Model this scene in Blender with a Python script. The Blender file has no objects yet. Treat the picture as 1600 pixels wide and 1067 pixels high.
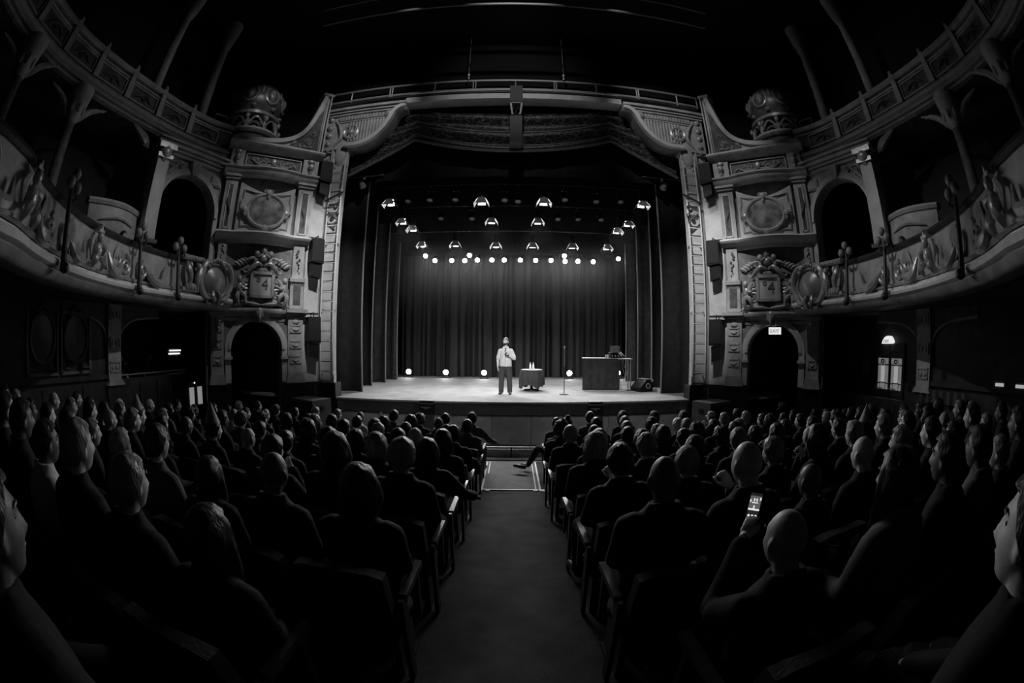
import bpy, bmesh, math, random
from mathutils import Vector, Matrix, noise
PI = math.pi
random.seed(7)
SC = bpy.context.scene
C = SC.collection
# ---------------------------------------------------------------- camera, world, light, exposure
H = 2.97                                   # eye height above the front stalls floor
cd = bpy.data.cameras.new('camera')
cam = bpy.data.objects.new('camera', cd); C.objects.link(cam)
cd.type = 'PANO'; cd.panorama_type = 'FISHEYE_EQUISOLID'
cd.fisheye_lens = 15.0; cd.fisheye_fov = PI * 1.05; cd.sensor_width = 36; cd.sensor_height = 24
cd.lens = 10; cd.clip_end = 200; cd.clip_start = 0.05
cam.matrix_world = Matrix.Translation((0, 0, H)) @ Matrix.Rotation(PI / 2, 4, 'X') @ Matrix.Rotation(0.007, 4, 'Z')
SC.camera = cam
w = bpy.data.worlds.new('world'); SC.world = w; w.use_nodes = True
w.node_tree.nodes['Background'].inputs[0].default_value = (0, 0, 0, 1)
w.node_tree.nodes['Background'].inputs[1].default_value = 0
vs = SC.view_settings
vs.view_transform = 'Standard'; vs.look = 'None'; vs.gamma = 1; vs.use_curve_mapping = False
vs.exposure = 0.0
SC.cycles.max_bounces = 5; SC.cycles.diffuse_bounces = 3; SC.cycles.glossy_bounces = 2
SC.cycles.sample_clamp_indirect = 3.0
def spot(name, loc, target, power, angle, blend=0.6, radius=0.12):
    l = bpy.data.lights.new(name, 'SPOT'); l.energy = power; l.spot_size = math.radians(angle); l.spot_blend = blend; l.shadow_soft_size = radius
    o = bpy.data.objects.new(name, l); C.objects.link(o); o.location = loc
    o.rotation_euler = (Vector(target) - Vector(loc)).to_track_quat('-Z', 'Y').to_euler(); return o
L_DOWN, L_BACK, L_FLOOR, L_CURT = 2000, 6800, 26, 1500    # watts of the rows over the stage, the backlight row, the floor lamps, the extra spots added for the curtain
# front of house: the follow spot on the performer and spots under the auditorium ceiling, several added as fill
spot('follow_spot_beam', (0.6, -5.0, 10.5), (-0.2, 13.7, 2.15), 19000, 8, 0.6, 0.06)
spot('front_fill_beam', (0, 6.0, 12.4), (0, 11.9, 11.3), 480, 58, 0.9, 0.05)  # added to brighten the beam and railing
for s in (-1, 1):
    spot('front_fill_beam', (s * 2.6, 8.4, 12.3), (s * 7.3, 10.6, 5.6), 620, 46, 0.9, 0.05)
    spot('front_fill_beam', (s * 1.2, 5.5, 12.3), (s * 5.8, 11.9, 5.0), 4200, 24, 0.9, 0.03)
    spot('front_fill_beam', (s * 2.0, 7.2, 12.3), (s * 4.9, 11.9, 10.2), 520, 40, 0.9, 0.04)
    spot('front_fill_beam', (s * 1.5, 8.6, 12.2), (s * 2.6, 12.2, 1.0), 2100, 30, 0.9, 0.05)  # added to brighten the stage front
    spot('front_fill_beam', (s * 1.8, 4.0, 12.6), (s * 7.4, 10.6, 10.2), 560, 22, 0.9, 0.05)  # added to brighten the dome
    spot('front_fill_beam', (s * -3.0, 8.6, 12.2), (s * 7.7, 5.6, 5.15), 1500, 30, 1.0, 0.05)  # added to brighten the balcony front
    spot('front_fill_beam', (s * -2.0, 8.5, 12.2), (s * 9.0, 6.2, 9.0), 230, 36, 1.0, 0.05)  # added to brighten the gallery front
# ---------------------------------------------------------------- materials (all grey: the photograph is black and white)
MATS = {}
def mat(name, col, rough=0.6, spec=0.3, bump=0.0, bscale=20.0, vary=0.0, vscale=4.0, metal=0.0, stretch=None, emit=0.0):
    if name in MATS: return MATS[name]
    m = bpy.data.materials.new(name); m.use_nodes = True; nt = m.node_tree; b = nt.nodes['Principled BSDF']
    b.inputs['Base Color'].default_value = (col, col, col, 1); b.inputs['Roughness'].default_value = rough
    b.inputs['Specular IOR Level'].default_value = spec; b.inputs['Metallic'].default_value = metal
    if emit:
        b.inputs['Emission Color'].default_value = (1, 1, 1, 1); b.inputs['Emission Strength'].default_value = emit
    if bump or vary:
        tc = nt.nodes.new('ShaderNodeTexCoord'); mp = nt.nodes.new('ShaderNodeMapping')
        nt.links.new(tc.outputs['Object'], mp.inputs[0])
        if stretch: mp.inputs['Scale'].default_value = stretch
    if vary:
        n = nt.nodes.new('ShaderNodeTexNoise'); n.inputs['Scale'].default_value = vscale; n.inputs['Detail'].default_value = 5
        nt.links.new(mp.outputs[0], n.inputs['Vector'])
        r = nt.nodes.new('ShaderNodeMapRange'); r.inputs[1].default_value = 0.3; r.inputs[2].default_value = 0.7
        r.inputs[3].default_value = max(0, col * (1 - vary)); r.inputs[4].default_value = min(1, col * (1 + vary))
        nt.links.new(n.outputs['Fac'], r.inputs[0])
        cc = nt.nodes.new('ShaderNodeCombineColor')
        for i in range(3): nt.links.new(r.outputs[0], cc.inputs[i])
        nt.links.new(cc.outputs[0], b.inputs['Base Color'])
    if bump:
        n = nt.nodes.new('ShaderNodeTexNoise'); n.inputs['Scale'].default_value = bscale; n.inputs['Detail'].default_value = 4
        nt.links.new(mp.outputs[0], n.inputs['Vector'])
        bp = nt.nodes.new('ShaderNodeBump'); bp.inputs['Strength'].default_value = bump; bp.inputs['Distance'].default_value = 0.02
        nt.links.new(n.outputs['Fac'], bp.inputs['Height']); nt.links.new(bp.outputs[0], b.inputs['Normal'])
    MATS[name] = m; return m
PLAST = mat('plaster', .36, .55, .3, .3, 12, .25, 3)
FIELD = mat('recessed_plaster', .2, .6, .25, .4, 14, .35, 4)
PALE = mat('pale_plaster', .5, .55, .3, .2, 12, .15, 3)
DARKP = mat('dark_plaster', .1, .6, .25, .5, 25, .4, 6)  # darker plaster for panels, slabs and columns
ORN = mat('gilded_plaster', .38, .32, .6, .25, 30, .3, 8, metal=.25)
DARKW = mat('dark_wood', .035, .4, .3, .2, 10, .4, 4)
BLACK = mat('black_paint', .012, .5, .3)
BLACKM = mat('black_metal', .03, .4, .5)
STEEL = mat('bare_steel', .5, .35, .5, metal=.6)
PALEP = mat('pale_moulding_paint', .68, .45, .4, .2, 14, .15, 4)
PIPE = mat('dull_pipe', .14, .5, .3)
WHITE = mat('white_paint', .75, .5, .3)
CEIL = mat('upper_house_black', .008, .8, .1)  # near-black; over the stage it stands in for an unlit wall
WALLD = mat('dark_wall_paint', .018, .7, .2, .3, 8, .3, 1)
VELVET = mat('black_velvet', .021, .85, .15, .3, 60, .25, 5)
BACKC = mat('grey_curtain_cloth', .075, .8, .2, .3, 60, .2, 4, stretch=(1, 1, .15))
STAGEM = mat('stage_floor_paint', .27, .8, .12, .1, 30, .2, 1.6)
CARPET = mat('carpet', .045, .9, .1, .6, 80, .35, 3)
SEATM = mat('seat_plush', .02, .8, .2, .3, 50)
SKIN = {k: mat('skin_' + k, c, .5, .35, .08, 60) for k, c in (('light', .5), ('mid', .36), ('deep', .12))}
HAIRM = {k: mat('hair_' + k, c, .45, .4, .5, 70, .4, 30, stretch=(1, 1, .25)) for k, c in (('dark', .02), ('brown', .06), ('fair', .22), ('white', .6))}
TOPM = {k: mat('cloth_' + k, c, .85, .15, .25, 14, .15, 6) for k, c in (('dark', .015), ('mid', .09), ('pale', .45))}
TROU = mat('dark_trousers', .02, .85, .15, .3, 25)
SHOE = mat('shoe_leather', .03, .4, .4)
LENS = mat('lit_lamp_lens', .8, .4, .3, emit=55)
LENSD = mat('lit_downlight_lens', .8, .4, .3, emit=60)
GLASSM = bpy.data.materials.new('clear_plastic'); GLASSM.use_nodes = True
_b = GLASSM.node_tree.nodes['Principled BSDF']; _b.inputs['Transmission Weight'].default_value = .85; _b.inputs['Roughness'].default_value = .08; _b.inputs['IOR'].default_value = 1.35
def emis(name, v):
    return mat(name, .5, .5, .2, emit=v)
# ---------------------------------------------------------------- mesh builder
def catmull(P, n=8):
    P = [Vector(p) for p in P]; out = []
    for i in range(len(P) - 1):
        p0 = P[i - 1] if i else P[0] * 2 - P[1]; p1 = P[i]; p2 = P[i + 1]; p3 = P[i + 2] if i + 2 < len(P) else P[-1] * 2 - P[-2]
        for k in range(n):
            t = k / n
            out.append(.5 * ((2 * p1) + (p2 - p0) * t + (2 * p0 - 5 * p1 + 4 * p2 - p3) * t * t + (3 * p1 - p0 - 3 * p2 + p3) * t ** 3))
    out.append(P[-1]); return out
def root_loc(p):
    while p.parent: p = p.parent
    return Vector(p.location)
class MB:
    def __init__(self, T=None):
        self.v = []; self.f = []; self.fm = []; self.mi = 0; self.T = T
    def add(self, vs, fs):
        k = len(self.v)
        for p in vs:
            self.v.append(tuple(self.T(*p)) if self.T else tuple(p))
        for f in fs: self.f.append([i + k for i in f]); self.fm.append(self.mi)
        return self
    def box(self, x0, x1, y0, y1, z0, z1, M=None):
        vs = [(x, y, z) for x in (x0, x1) for y in (y0, y1) for z in (z0, z1)]
        if M: vs = [M @ Vector(p) for p in vs]
        return self.add(vs, [(0, 1, 3, 2), (4, 6, 7, 5), (0, 4, 5, 1), (2, 3, 7, 6), (0, 2, 6, 4), (1, 5, 7, 3)])
    def prism(self, o, n0, n1, axis='y', f1=None):
        """outline o in (x,z) pushed from y=n0 to n1 (axis y), or (y,z) along x, or (x,y) along z"""
        n = len(o); P = []
        for i, nn in enumerate((n0, n1)):
            for a, b in o:
                d = nn + (f1(a) if f1 else 0)
                P.append((a, d, b) if axis == 'y' else (d, a, b) if axis == 'x' else (a, b, d))
        fs = [list(range(n)), list(range(2 * n - 1, n - 1, -1))] + [(i, i + n, (i + 1) % n + n, (i + 1) % n) for i in range(n)]
        return self.add(P, fs)
    def sweep(self, prof, us, f=None):
        """closed profile (n,z) swept along u; f(u)-> n offset"""
        n = len(prof); P = []
        for u in us:
            d = f(u) if f else 0
            P += [(u, a + d, b) for a, b in prof]
        fs = [(i * n + j, i * n + (j + 1) % n, (i + 1) * n + (j + 1) % n, (i + 1) * n + j) for i in range(len(us) - 1) for j in range(n)]
        fs += [list(range(n)), [len(us) * n - 1 - j for j in range(n)]]
        return self.add(P, fs)
    def tube(self, path, r, n=8, closed=False, flat=1.0):
        path = [Vector(p) for p in path]; m = len(path); P = []
        ref = Vector((0, 1, 0.013))
        for i, p in enumerate(path):
            a = path[(i - 1) % m] if (closed or i) else path[0]; b = path[(i + 1) % m] if (closed or i < m - 1) else path[-1]
            t = (b - a); t = t.normalized() if t.length > 1e-9 else Vector((0, 0, 1))
            rr = ref if abs(t.dot(ref)) < .95 else Vector((1, 0, 0))
            x = (rr - t * rr.dot(t)).normalized(); y = t.cross(x)
            rad = r[min(len(r) - 1, int(i))] if isinstance(r, (list, tuple)) else r
            for k in range(n):
                q = 2 * PI * k / n
                P.append(p + x * (math.cos(q) * rad * flat) + y * (math.sin(q) * rad))
        fs = [(i * n + k, i * n + (k + 1) % n, ((i + 1) % m) * n + (k + 1) % n, ((i + 1) % m) * n + k) for i in range(m if closed else m - 1) for k in range(n)]
        if not closed: fs += [list(range(n)), list(range(m * n - 1, (m - 1) * n - 1, -1))]
        return self.add(P, fs)
    def curl(self, pts, r, n=6, res=6, flat=1.0):
        """tapered tube through control points: thick in the middle, thin at the ends"""
        p = catmull(pts, res); m = len(p) - 1
        return self.tube(p, [r * (.25 + .75 * math.sin(PI * (i / m) ** .8)) for i in range(m + 1)], n, flat=flat)
    def spiral(self, u, z, R, turns, d=1, a0=0.0, r=.04, n0=.05, n=6):
        N = int(14 * turns); pts = []; rs = []
        for i in range(N + 1):
            t = i / N; q = a0 + d * 2 * PI * turns * t; rr = R * (1 - .86 * t)
            pts.append((u + rr * math.cos(q), n0 + .04 * t, z + rr * math.sin(q))); rs.append(r * (1 - .5 * t))
        self.tube(pts, rs, n); return self.ell((u, n0 + .03, z), (R * .2, R * .2, R * .2), 8, 5)
    def ell(self, c, r, seg=12, rings=8, M=None):
        P = []; c = Vector(c)
        for i in range(rings + 1):
            th = PI * i / rings
            for k in range(seg):
                q = 2 * PI * k / seg; p = Vector((r[0] * math.sin(th) * math.cos(q), r[1] * math.sin(th) * math.sin(q), r[2] * math.cos(th)))
                if M: p = M @ p
                P.append(p + c)
        fs = [(i * seg + k, i * seg + (k + 1) % seg, (i + 1) * seg + (k + 1) % seg, (i + 1) * seg + k) for i in range(rings) for k in range(seg)]
        return self.add(P, fs)
    def lathe(self, prof, seg=20, c=(0, 0, 0), a0=0, a1=2 * PI):
        P = []; full = abs(a1 - a0 - 2 * PI) < 1e-6; m = seg if full else seg + 1; n = len(prof)
        for k in range(m):
            q = a0 + (a1 - a0) * k / seg
            P += [(c[0] + r * math.cos(q), c[1] + r * math.sin(q), c[2] + z) for r, z in prof]
        fs = [(k * n + j, ((k + 1) % m) * n + j, ((k + 1) % m) * n + j + 1, k * n + j + 1) for k in range(seg) for j in range(n - 1)]
        return self.add(P, fs)
    def grid(self, fn, nu, nv):
        P = [fn(i / nu, j / nv) for i in range(nu + 1) for j in range(nv + 1)]
        return self.add(P, [(i * (nv + 1) + j, i * (nv + 1) + j + 1, (i + 1) * (nv + 1) + j + 1, (i + 1) * (nv + 1) + j) for i in range(nu) for j in range(nv)])
    def leaf(self, u, z, ang, ln, wd, n0=.03, up=.05):
        ca, sa = math.cos(ang), math.sin(ang)
        def fn(s, t):
            wv = wd * math.sin(PI * (.08 + .9 * s)) * (t - .5); l = ln * s; nn = n0 + up * math.sin(PI * s) * (1 - 1.6 * abs(t - .5)) + .02
            return (u + ca * l - sa * wv, nn, z + sa * l + ca * wv)
        return self.grid(fn, 6, 4)
    def loft(self, secs, n=16):
        P = []
        for c, rx, ry in secs:
            P += [(c[0] + rx * math.cos(2 * PI * k / n), c[1] + ry * math.sin(2 * PI * k / n), c[2]) for k in range(n)]
        m = len(secs)
        fs = [(i * n + k, i * n + (k + 1) % n, (i + 1) * n + (k + 1) % n, (i + 1) * n + k) for i in range(m - 1) for k in range(n)]
        return self.add(P, fs + [list(range(n)), list(range(m * n - 1, (m - 1) * n - 1, -1))])
    def mesh(self, name, mats, smooth=True, off=None, ang=40):
        me = bpy.data.meshes.new(name)
        vs = self.v if off is None else [(p[0] - off[0], p[1] - off[1], p[2] - off[2]) for p in self.v]
        me.from_pydata(vs, [], self.f)
        bm = bmesh.new(); bm.from_mesh(me); bmesh.ops.recalc_face_normals(bm, faces=bm.faces); bm.to_mesh(me); bm.free()
        for m in (mats if isinstance(mats, (list, tuple)) else [mats]): me.materials.append(m)
        if any(self.fm): me.polygons.foreach_set('material_index', self.fm)
        if smooth: me.shade_smooth(); me.set_sharp_from_angle(angle=math.radians(ang))
        return me
    def build(self, name, mats, parent=None, smooth=True, ang=40):
        off = root_loc(parent) if parent else None
        o = bpy.data.objects.new(name, self.mesh(name, mats, smooth, off, ang)); C.objects.link(o)
        if parent: o.parent = parent
        return o
def tag(o, label=None, cat=None, group=None, kind=None):
    if label: o['label'] = label
    if cat: o['category'] = cat
    if group: o['group'] = group
    if kind: o['kind'] = kind
    return o
def root(name, loc, label, cat, group=None):
    o = bpy.data.objects.new(name, None); C.objects.link(o); o.location = loc; o.empty_display_size = .2
    return tag(o, label, cat, group)
def struct(o, label=None):
    if label: o['label'] = label
    o['kind'] = 'structure'; return o
def kids(o): return [c for c in KIDS.get(o.name, [])]
KIDS = {}
def scan(o):
    return [c for c in bpy.data.objects if c.parent == o]
def copy_tree(src, tree, parent=None):
    """tree: dict object -> children, gathered once"""
    c = src.copy(); C.objects.link(c)
    if parent: c.parent = parent
    for ch in tree.get(src, ()): copy_tree(ch, tree, c)
    return c
def tree_of(o):
    t = {}
    def rec(x):
        ch = scan(x)
        if ch: t[x] = ch
        for y in ch: rec(y)
    rec(o); return t
def lin(a, b, n): return [a + (b - a) * i / n for i in range(n + 1)]
def arc(cx, cz, r, a0, a1, n, ry=None):
    return [(cx + r * math.cos(a0 + (a1 - a0) * i / n), cz + (ry or r) * math.sin(a0 + (a1 - a0) * i / n)) for i in range(n + 1)]
def side(s): return 'left' if s < 0 else 'right'
def R(s): return .18 if s > 0 else 0.0
# ================================================================ the setting
SQ = math.sqrt(.5)
def floor_z(y): return max(0.0, (8.1 - y) * .147)
# raked auditorium floor
b = MB(); ys = [-7, -3, 0, 2, 4, 6, 7.5, 8.1, 10, 12.2]
b.grid(lambda a, t: (-11 + 22 * a, ys[round(t * 9)], floor_z(ys[round(t * 9)])), 2, 9)
struct(b.build('floor', CARPET), 'dark worn carpet sloping down the aisle to the stage')
b = MB().box(-12, 12, -7.2, 22.5, 13.3, 13.5); struct(b.build('ceiling', CEIL, smooth=False))
b = MB().box(-12, 12, -7.3, -7.0, -.2, 13.3); struct(b.build('wall_back', WALLD, smooth=False))
for s in (-1, 1):
    b = MB().box(s * 10.6, s * 10.9, -7, 12.3, -.2, 13.3); struct(b.build('wall_' + side(s), WALLD, smooth=False))
    b = MB().box(s * 8.9, s * 9.1, 12.3, 21.5, .2, 13.3); struct(b.build('wall_stage_' + side(s), BLACK, smooth=False))
    b = MB().box(s * 6.3, s * 12, 12.3, 12.5, -.2, 13.3); struct(b.build('wall_front_' + side(s), BLACK, smooth=False))
b = MB().box(-9, 9, 21.3, 21.5, .2, 13.3); struct(b.build('wall_stage_back', BLACK, smooth=False))
b = MB().box(-6.4, 6.4, 12.05, 12.3, 10.9, 13.3); struct(b.build('wall_above_stage', CEIL, smooth=False))  # merely unlit wall, its darkness put into the colour
# stage
b = MB().box(-8.9, 8.9, 11.86, 21.4, 1.17, 1.27); struct(b.build('floor_stage', STAGEM, smooth=False), 'pale painted stage floor under the lamps')
sf = MB().box(-6.4, 6.4, 12.02, 12.1, 0, 1.17).build('wall_stage_front', BLACK, smooth=False); struct(sf)
FASC = mat('grey_fascia_board', .3, .55, .3, .15, 20, .25, 2)
pm = MB().box(-.555, .555, -.03, .03, -.14, .14).mesh('panel', FASC, False); pm2 = MB().box(-.555, .555, -.03, .03, -.425, .425).mesh('panel', FASC, False)
for i in range(11):
    for me, z in ((pm, 1.02), (pm2, .44)):
        o = bpy.data.objects.new('panel', me); C.objects.link(o); o.parent = sf; o.location = (-5.6 + 1.12 * i, 11.97, z)
MB().box(-5.75, 5.75, 11.84, 11.95, 1.165, 1.225).build('nosing', BLACKM, sf, smooth=False)
# low barrier below the stage
bar = root('low_barrier', (0, 10.55, 0), 'low pale painted barrier board across the aisle below the stage', 'barrier')
for s in (-1, 1): MB().box(s * .02, s * 2.4, 10.55, 10.6, .02, .235).build('board', mat('scuffed_board', .3, .5, .3, .2, 20, .4, 5, stretch=(.4, 1, 4)), bar, smooth=False)
MB().box(-2.4, 2.4, 10.3, 10.54, 0, .03).build('step', mat('grey_step_paint', .32, .6, .3, .1, 20, .2, 4), bar, smooth=False)
MB().tube([(-2.4, 10.52, .3), (2.4, 10.52, .3)], .018).build('rail', STEEL, bar)
for x in (-2.3, 0, .62, 2.3): MB().box(x - .02, x + .02, 10.5, 10.54, 0, .31).build('post', BLACKM, bar, smooth=False)
mt = root('aisle_mat', (0, 9.1, 0), 'grey floor mat edged with white tape in the centre aisle before the stage', 'mat')
MB().box(-.6, .6, 8.12, 10.13, .004, .016).build('mat', mat('grey_matting', .12, .85, .2, .3, 70, .2, 4), mt, smooth=False)
TAPE = mat('white_tape', .62, .6, .3)
for x0, x1, y0, y1 in ((-.8, .8, 10.13, 10.19), (-.62, .58, 8.08, 8.12), (-.60, -.565, 8.12, 10.13), (-.52, -.495, 9.2, 10.13), (.565, .60, 8.12, 10.13), (.485, .51, 8.12, 10.13), (-.66, -.57, 7.98, 8.04), (.44, .52, 7.98, 8.04), (.56, .66, 7.94, 8.06), (-.5, -.42, 7.97, 8.03)):
    MB().box(x0, x1, y0, y1, .016, .022 + max(0, (8.1 - y0) * .147)).build('tape_strip', TAPE, mt, smooth=False)
# ================================================================ proscenium
def proscenium(s):
    X = lambda x, y, z: (s * (x + (.06 if s > 0 else 0)), y, z)
    b = MB(X); b.box(5.33, 5.86, 11.9, 12.03, 1.7, 9.35); b.prism([(5.86, 1.7), (5.86, 9.0), (6.3, 9.0), (6.3, 1.7)], 12.02, 12.4)
    b.box(5.33, 6.32, 11.9, 12.4, 9.1, 10.9); b.box(5.5, 6.3, 12.0, 12.4, 0, 9.1)
    ww = struct(b.build('wall_proscenium_' + side(s), PALE, smooth=False), 'pale plaster pier framing the stage opening')
    MB(X).box(5.26, 6.3, 11.84, 12.3, 0, 1.7).build('plinth', BLACK, ww, smooth=False)
    MB(X).box(5.31, 5.36, 11.86, 12.05, 1.7, 9.3).build('edge_bead', PALE, ww, smooth=False)
    MB(X).box(5.84, 5.91, 11.85, 12.1, 1.7, 10.7).build('edge_bead', PLAST, ww, smooth=False)
    MB(X).box(5.97, 6.27, 11.84, 11.98, 8.7, 8.85).build('string_course', PLAST, ww, smooth=False)
    m = MB(X)
    m.ell((5.6, 11.9, 8.95), (.22, .1, .4), 14, 8); m.build('niche_shell', PLAST, ww)
    for z, r in ((10.35, .12), (10.02, .13), (9.72, .12), (9.4, .1), (9.15, .07)):
        mm = MB(X); mm.ell((6.1, 11.86, z), (r, .12, r), 10, 6)
        for k in range(6): q = k * PI / 3; mm.ell((6.1 + r * .9 * math.cos(q), 11.88, z + r * .9 * math.sin(q)), (r * .45, .06, r * .45), 6, 4)
        mm.build('rosette', ORN, ww)
    # corner bracket with fan ribs
    t = root('proscenium_bracket', (s * 4.9, 11.8, 9.2), 'fluted plaster corner bracket at the upper %s of the stage opening' % side(s), 'bracket')
    curve = [(p.x, p.z) for p in catmull([(5.45, 0, 9.17), (4.95, 0, 9.17), (4.5, 0, 9.32), (4.12, 0, 9.66), (3.9, 0, 10.05), (3.78, 0, 10.32), (3.62, 0, 10.46), (3.45, 0, 10.5)], 5)]
    MB(X).prism(curve + [(3.45, 10.68), (6.3, 10.72), (6.3, 9.17)], 11.84, 12.4).build('web', PLAST, t, smooth=False)
    b = MB(X); n = len(curve); P = []
    for i, (x, z) in enumerate(curve):
        a = curve[max(0, i - 1)]; c = curve[min(n - 1, i + 1)]; d = Vector((c[0] - a[0], c[1] - a[1])).normalized(); nx, nz = -d.y, d.x
        wd = .13
        sg = 1 if (nz > 0) else -1
        P += [(x, 11.66, z), (x + sg * nx * wd, 11.66, z + sg * nz * wd), (x + sg * nx * wd, 12.4, z + sg * nz * wd), (x, 12.4, z)]
    b.add(P, [(i * 4 + k, i * 4 + (k + 1) % 4, (i + 1) * 4 + (k + 1) % 4, (i + 1) * 4 + k) for i in range(n - 1) for k in range(4)] + [(0, 1, 2, 3), (n * 4 - 4, n * 4 - 3, n * 4 - 2, n * 4 - 1)])
    b.build('soffit_band', PALE, t)
    def curve_z(x):
        for (x0, z0), (x1, z1) in zip(curve, curve[1:]):
            if x1 <= x <= x0: return z0 + (z1 - z0) * (x - x0) / (x1 - x0 - 1e-9)
        return 9.2
    for i in range(13):
        x = 4.1 + i * .105; z0 = curve_z(x) + .24; z1 = 10.16 - .002 * i
        if z1 - z0 > .05: MB(X).tube([(x, 11.82, z0), (x - .02, 11.8, z1)], .036, 6).build('flute', PLAST, t)
    for i in range(17):
        x = 4.0 + i * .11; MB(X).box(x - .035, x + .035, 11.78, 11.86, 10.24, 10.4).build('frieze_block', PLAST, t, smooth=False)
    for z, d, h in ((10.44, .1, .05), (10.52, .16, .05), (10.6, .24, .09)):
        MB(X).box(3.45, 6.3, 11.86 - d, 11.9, z, z + h).build('fillet', PLAST, t, smooth=False)
    MB(X).box(3.95, 5.9, 11.8, 11.86, 10.17, 10.21).build('fillet', PLAST, t, smooth=False)
    MB(X).ell((4.02, 11.8, 10.3), (.17, .1, .14), 12, 8).build('boss', ORN, t)
    m = MB(X); m.tube([(5.3 + .24 * math.cos(q), 11.8, 9.75 + .24 * math.sin(q)) for q in lin(0, 2 * PI, 24)[:-1]], .05, 6, closed=True); m.ell((5.3, 11.82, 9.75), (.13, .1, .13), 12, 8); m.build('roundel', ORN, t)
    m = MB(X); m.curl([(5.85, 11.82, 9.3), (5.62, 11.78, 9.6), (5.72, 11.78, 10.0), (5.95, 11.82, 10.3)], .07); m.build('scroll', PLAST, t)
for s in (-1, 1): proscenium(s)
bm_ = MB().box(-3.5, 3.5, 11.8, 12.3, 10.68, 10.88); bm_ = struct(bm_.build('trim_1', PALE, smooth=False), 'straight plaster beam over the stage opening')
MB().box(-6.25, 6.25, 11.74, 12.3, 10.9, 10.93).build('ledge', BLACKM, bm_, smooth=False)
rl = root('catwalk_railing', (0, 11.7, 10.93), 'thin steel catwalk railing above the stage opening', 'railing')
MB().tube([(-6.22, 11.72, 11.37), (6.28, 11.72, 11.37)], .04).build('top_rail', STEEL, rl)
MB().tube([(-6.22, 11.72, 10.99), (6.28, 11.72, 10.99)], .045).build('lower_rail', STEEL, rl)
for x in (-6.22, -5.45, -4.07, -3.99, -2.55, -1.3, -1.22, .06, 1.3, 1.37, 2.67, 4.05, 4.12, 5.5, 6.26):
    MB().tube([(x, 11.72, 10.93), (x, 11.72, 11.37)], .022, 6).build('baluster', STEEL, rl)
# hung speakers over the middle
t = root('hanging_loudspeaker', (.08, 11.6, 10.9), 'grey loudspeaker hanging from the middle of the beam over the stage', 'loudspeaker')
MB().prism([(-.11, 10.86), (.27, 10.86), (.28, 10.2), (.24, 10.2), (-.1, 10.2), (-.12, 10.2)], 11.3, 11.75).build('cabinet', mat('grey_speaker_mesh', .07, .6, .3, .6, 90), t, smooth=False)
b = MB(); b.prism([(-.12, 10.2), (-.06, 10.2), (-.02, 9.8), (.02, 9.74), (-.06, 9.74)], 11.3, 11.4); b.prism([(.28, 10.2), (.22, 10.2), (.18, 9.8), (.14, 9.74), (.22, 9.74)], 11.3, 11.4); b.box(-.11, .27, 11.3, 11.36, 10.17, 10.22); b.build('yoke', mat('grey_paint', .3, .5, .3), t, smooth=False)
for x in (-.06, .02, .12, .2): MB().ell((x, 11.5, 10.88), (.03, .03, .03), 8, 5).build('shackle', STEEL, t)
t = root('hanging_subwoofer', (.07, 11.6, 9.7), 'black loudspeaker box hanging below the grey one above mid stage', 'loudspeaker')
MB().box(-.11, .26, 11.35, 11.75, 8.74, 9.72).build('cabinet', BLACK, t, smooth=False); MB().box(-.1, .25, 11.33, 11.36, 8.72, 8.8).build('lower_trim', mat('grey_trim', .06, .5, .3), t, smooth=False)
MB().tube([(.07, 11.55, 9.7), (.07, 11.55, 10.25)], .02).build('pole', BLACKM, t)
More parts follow.
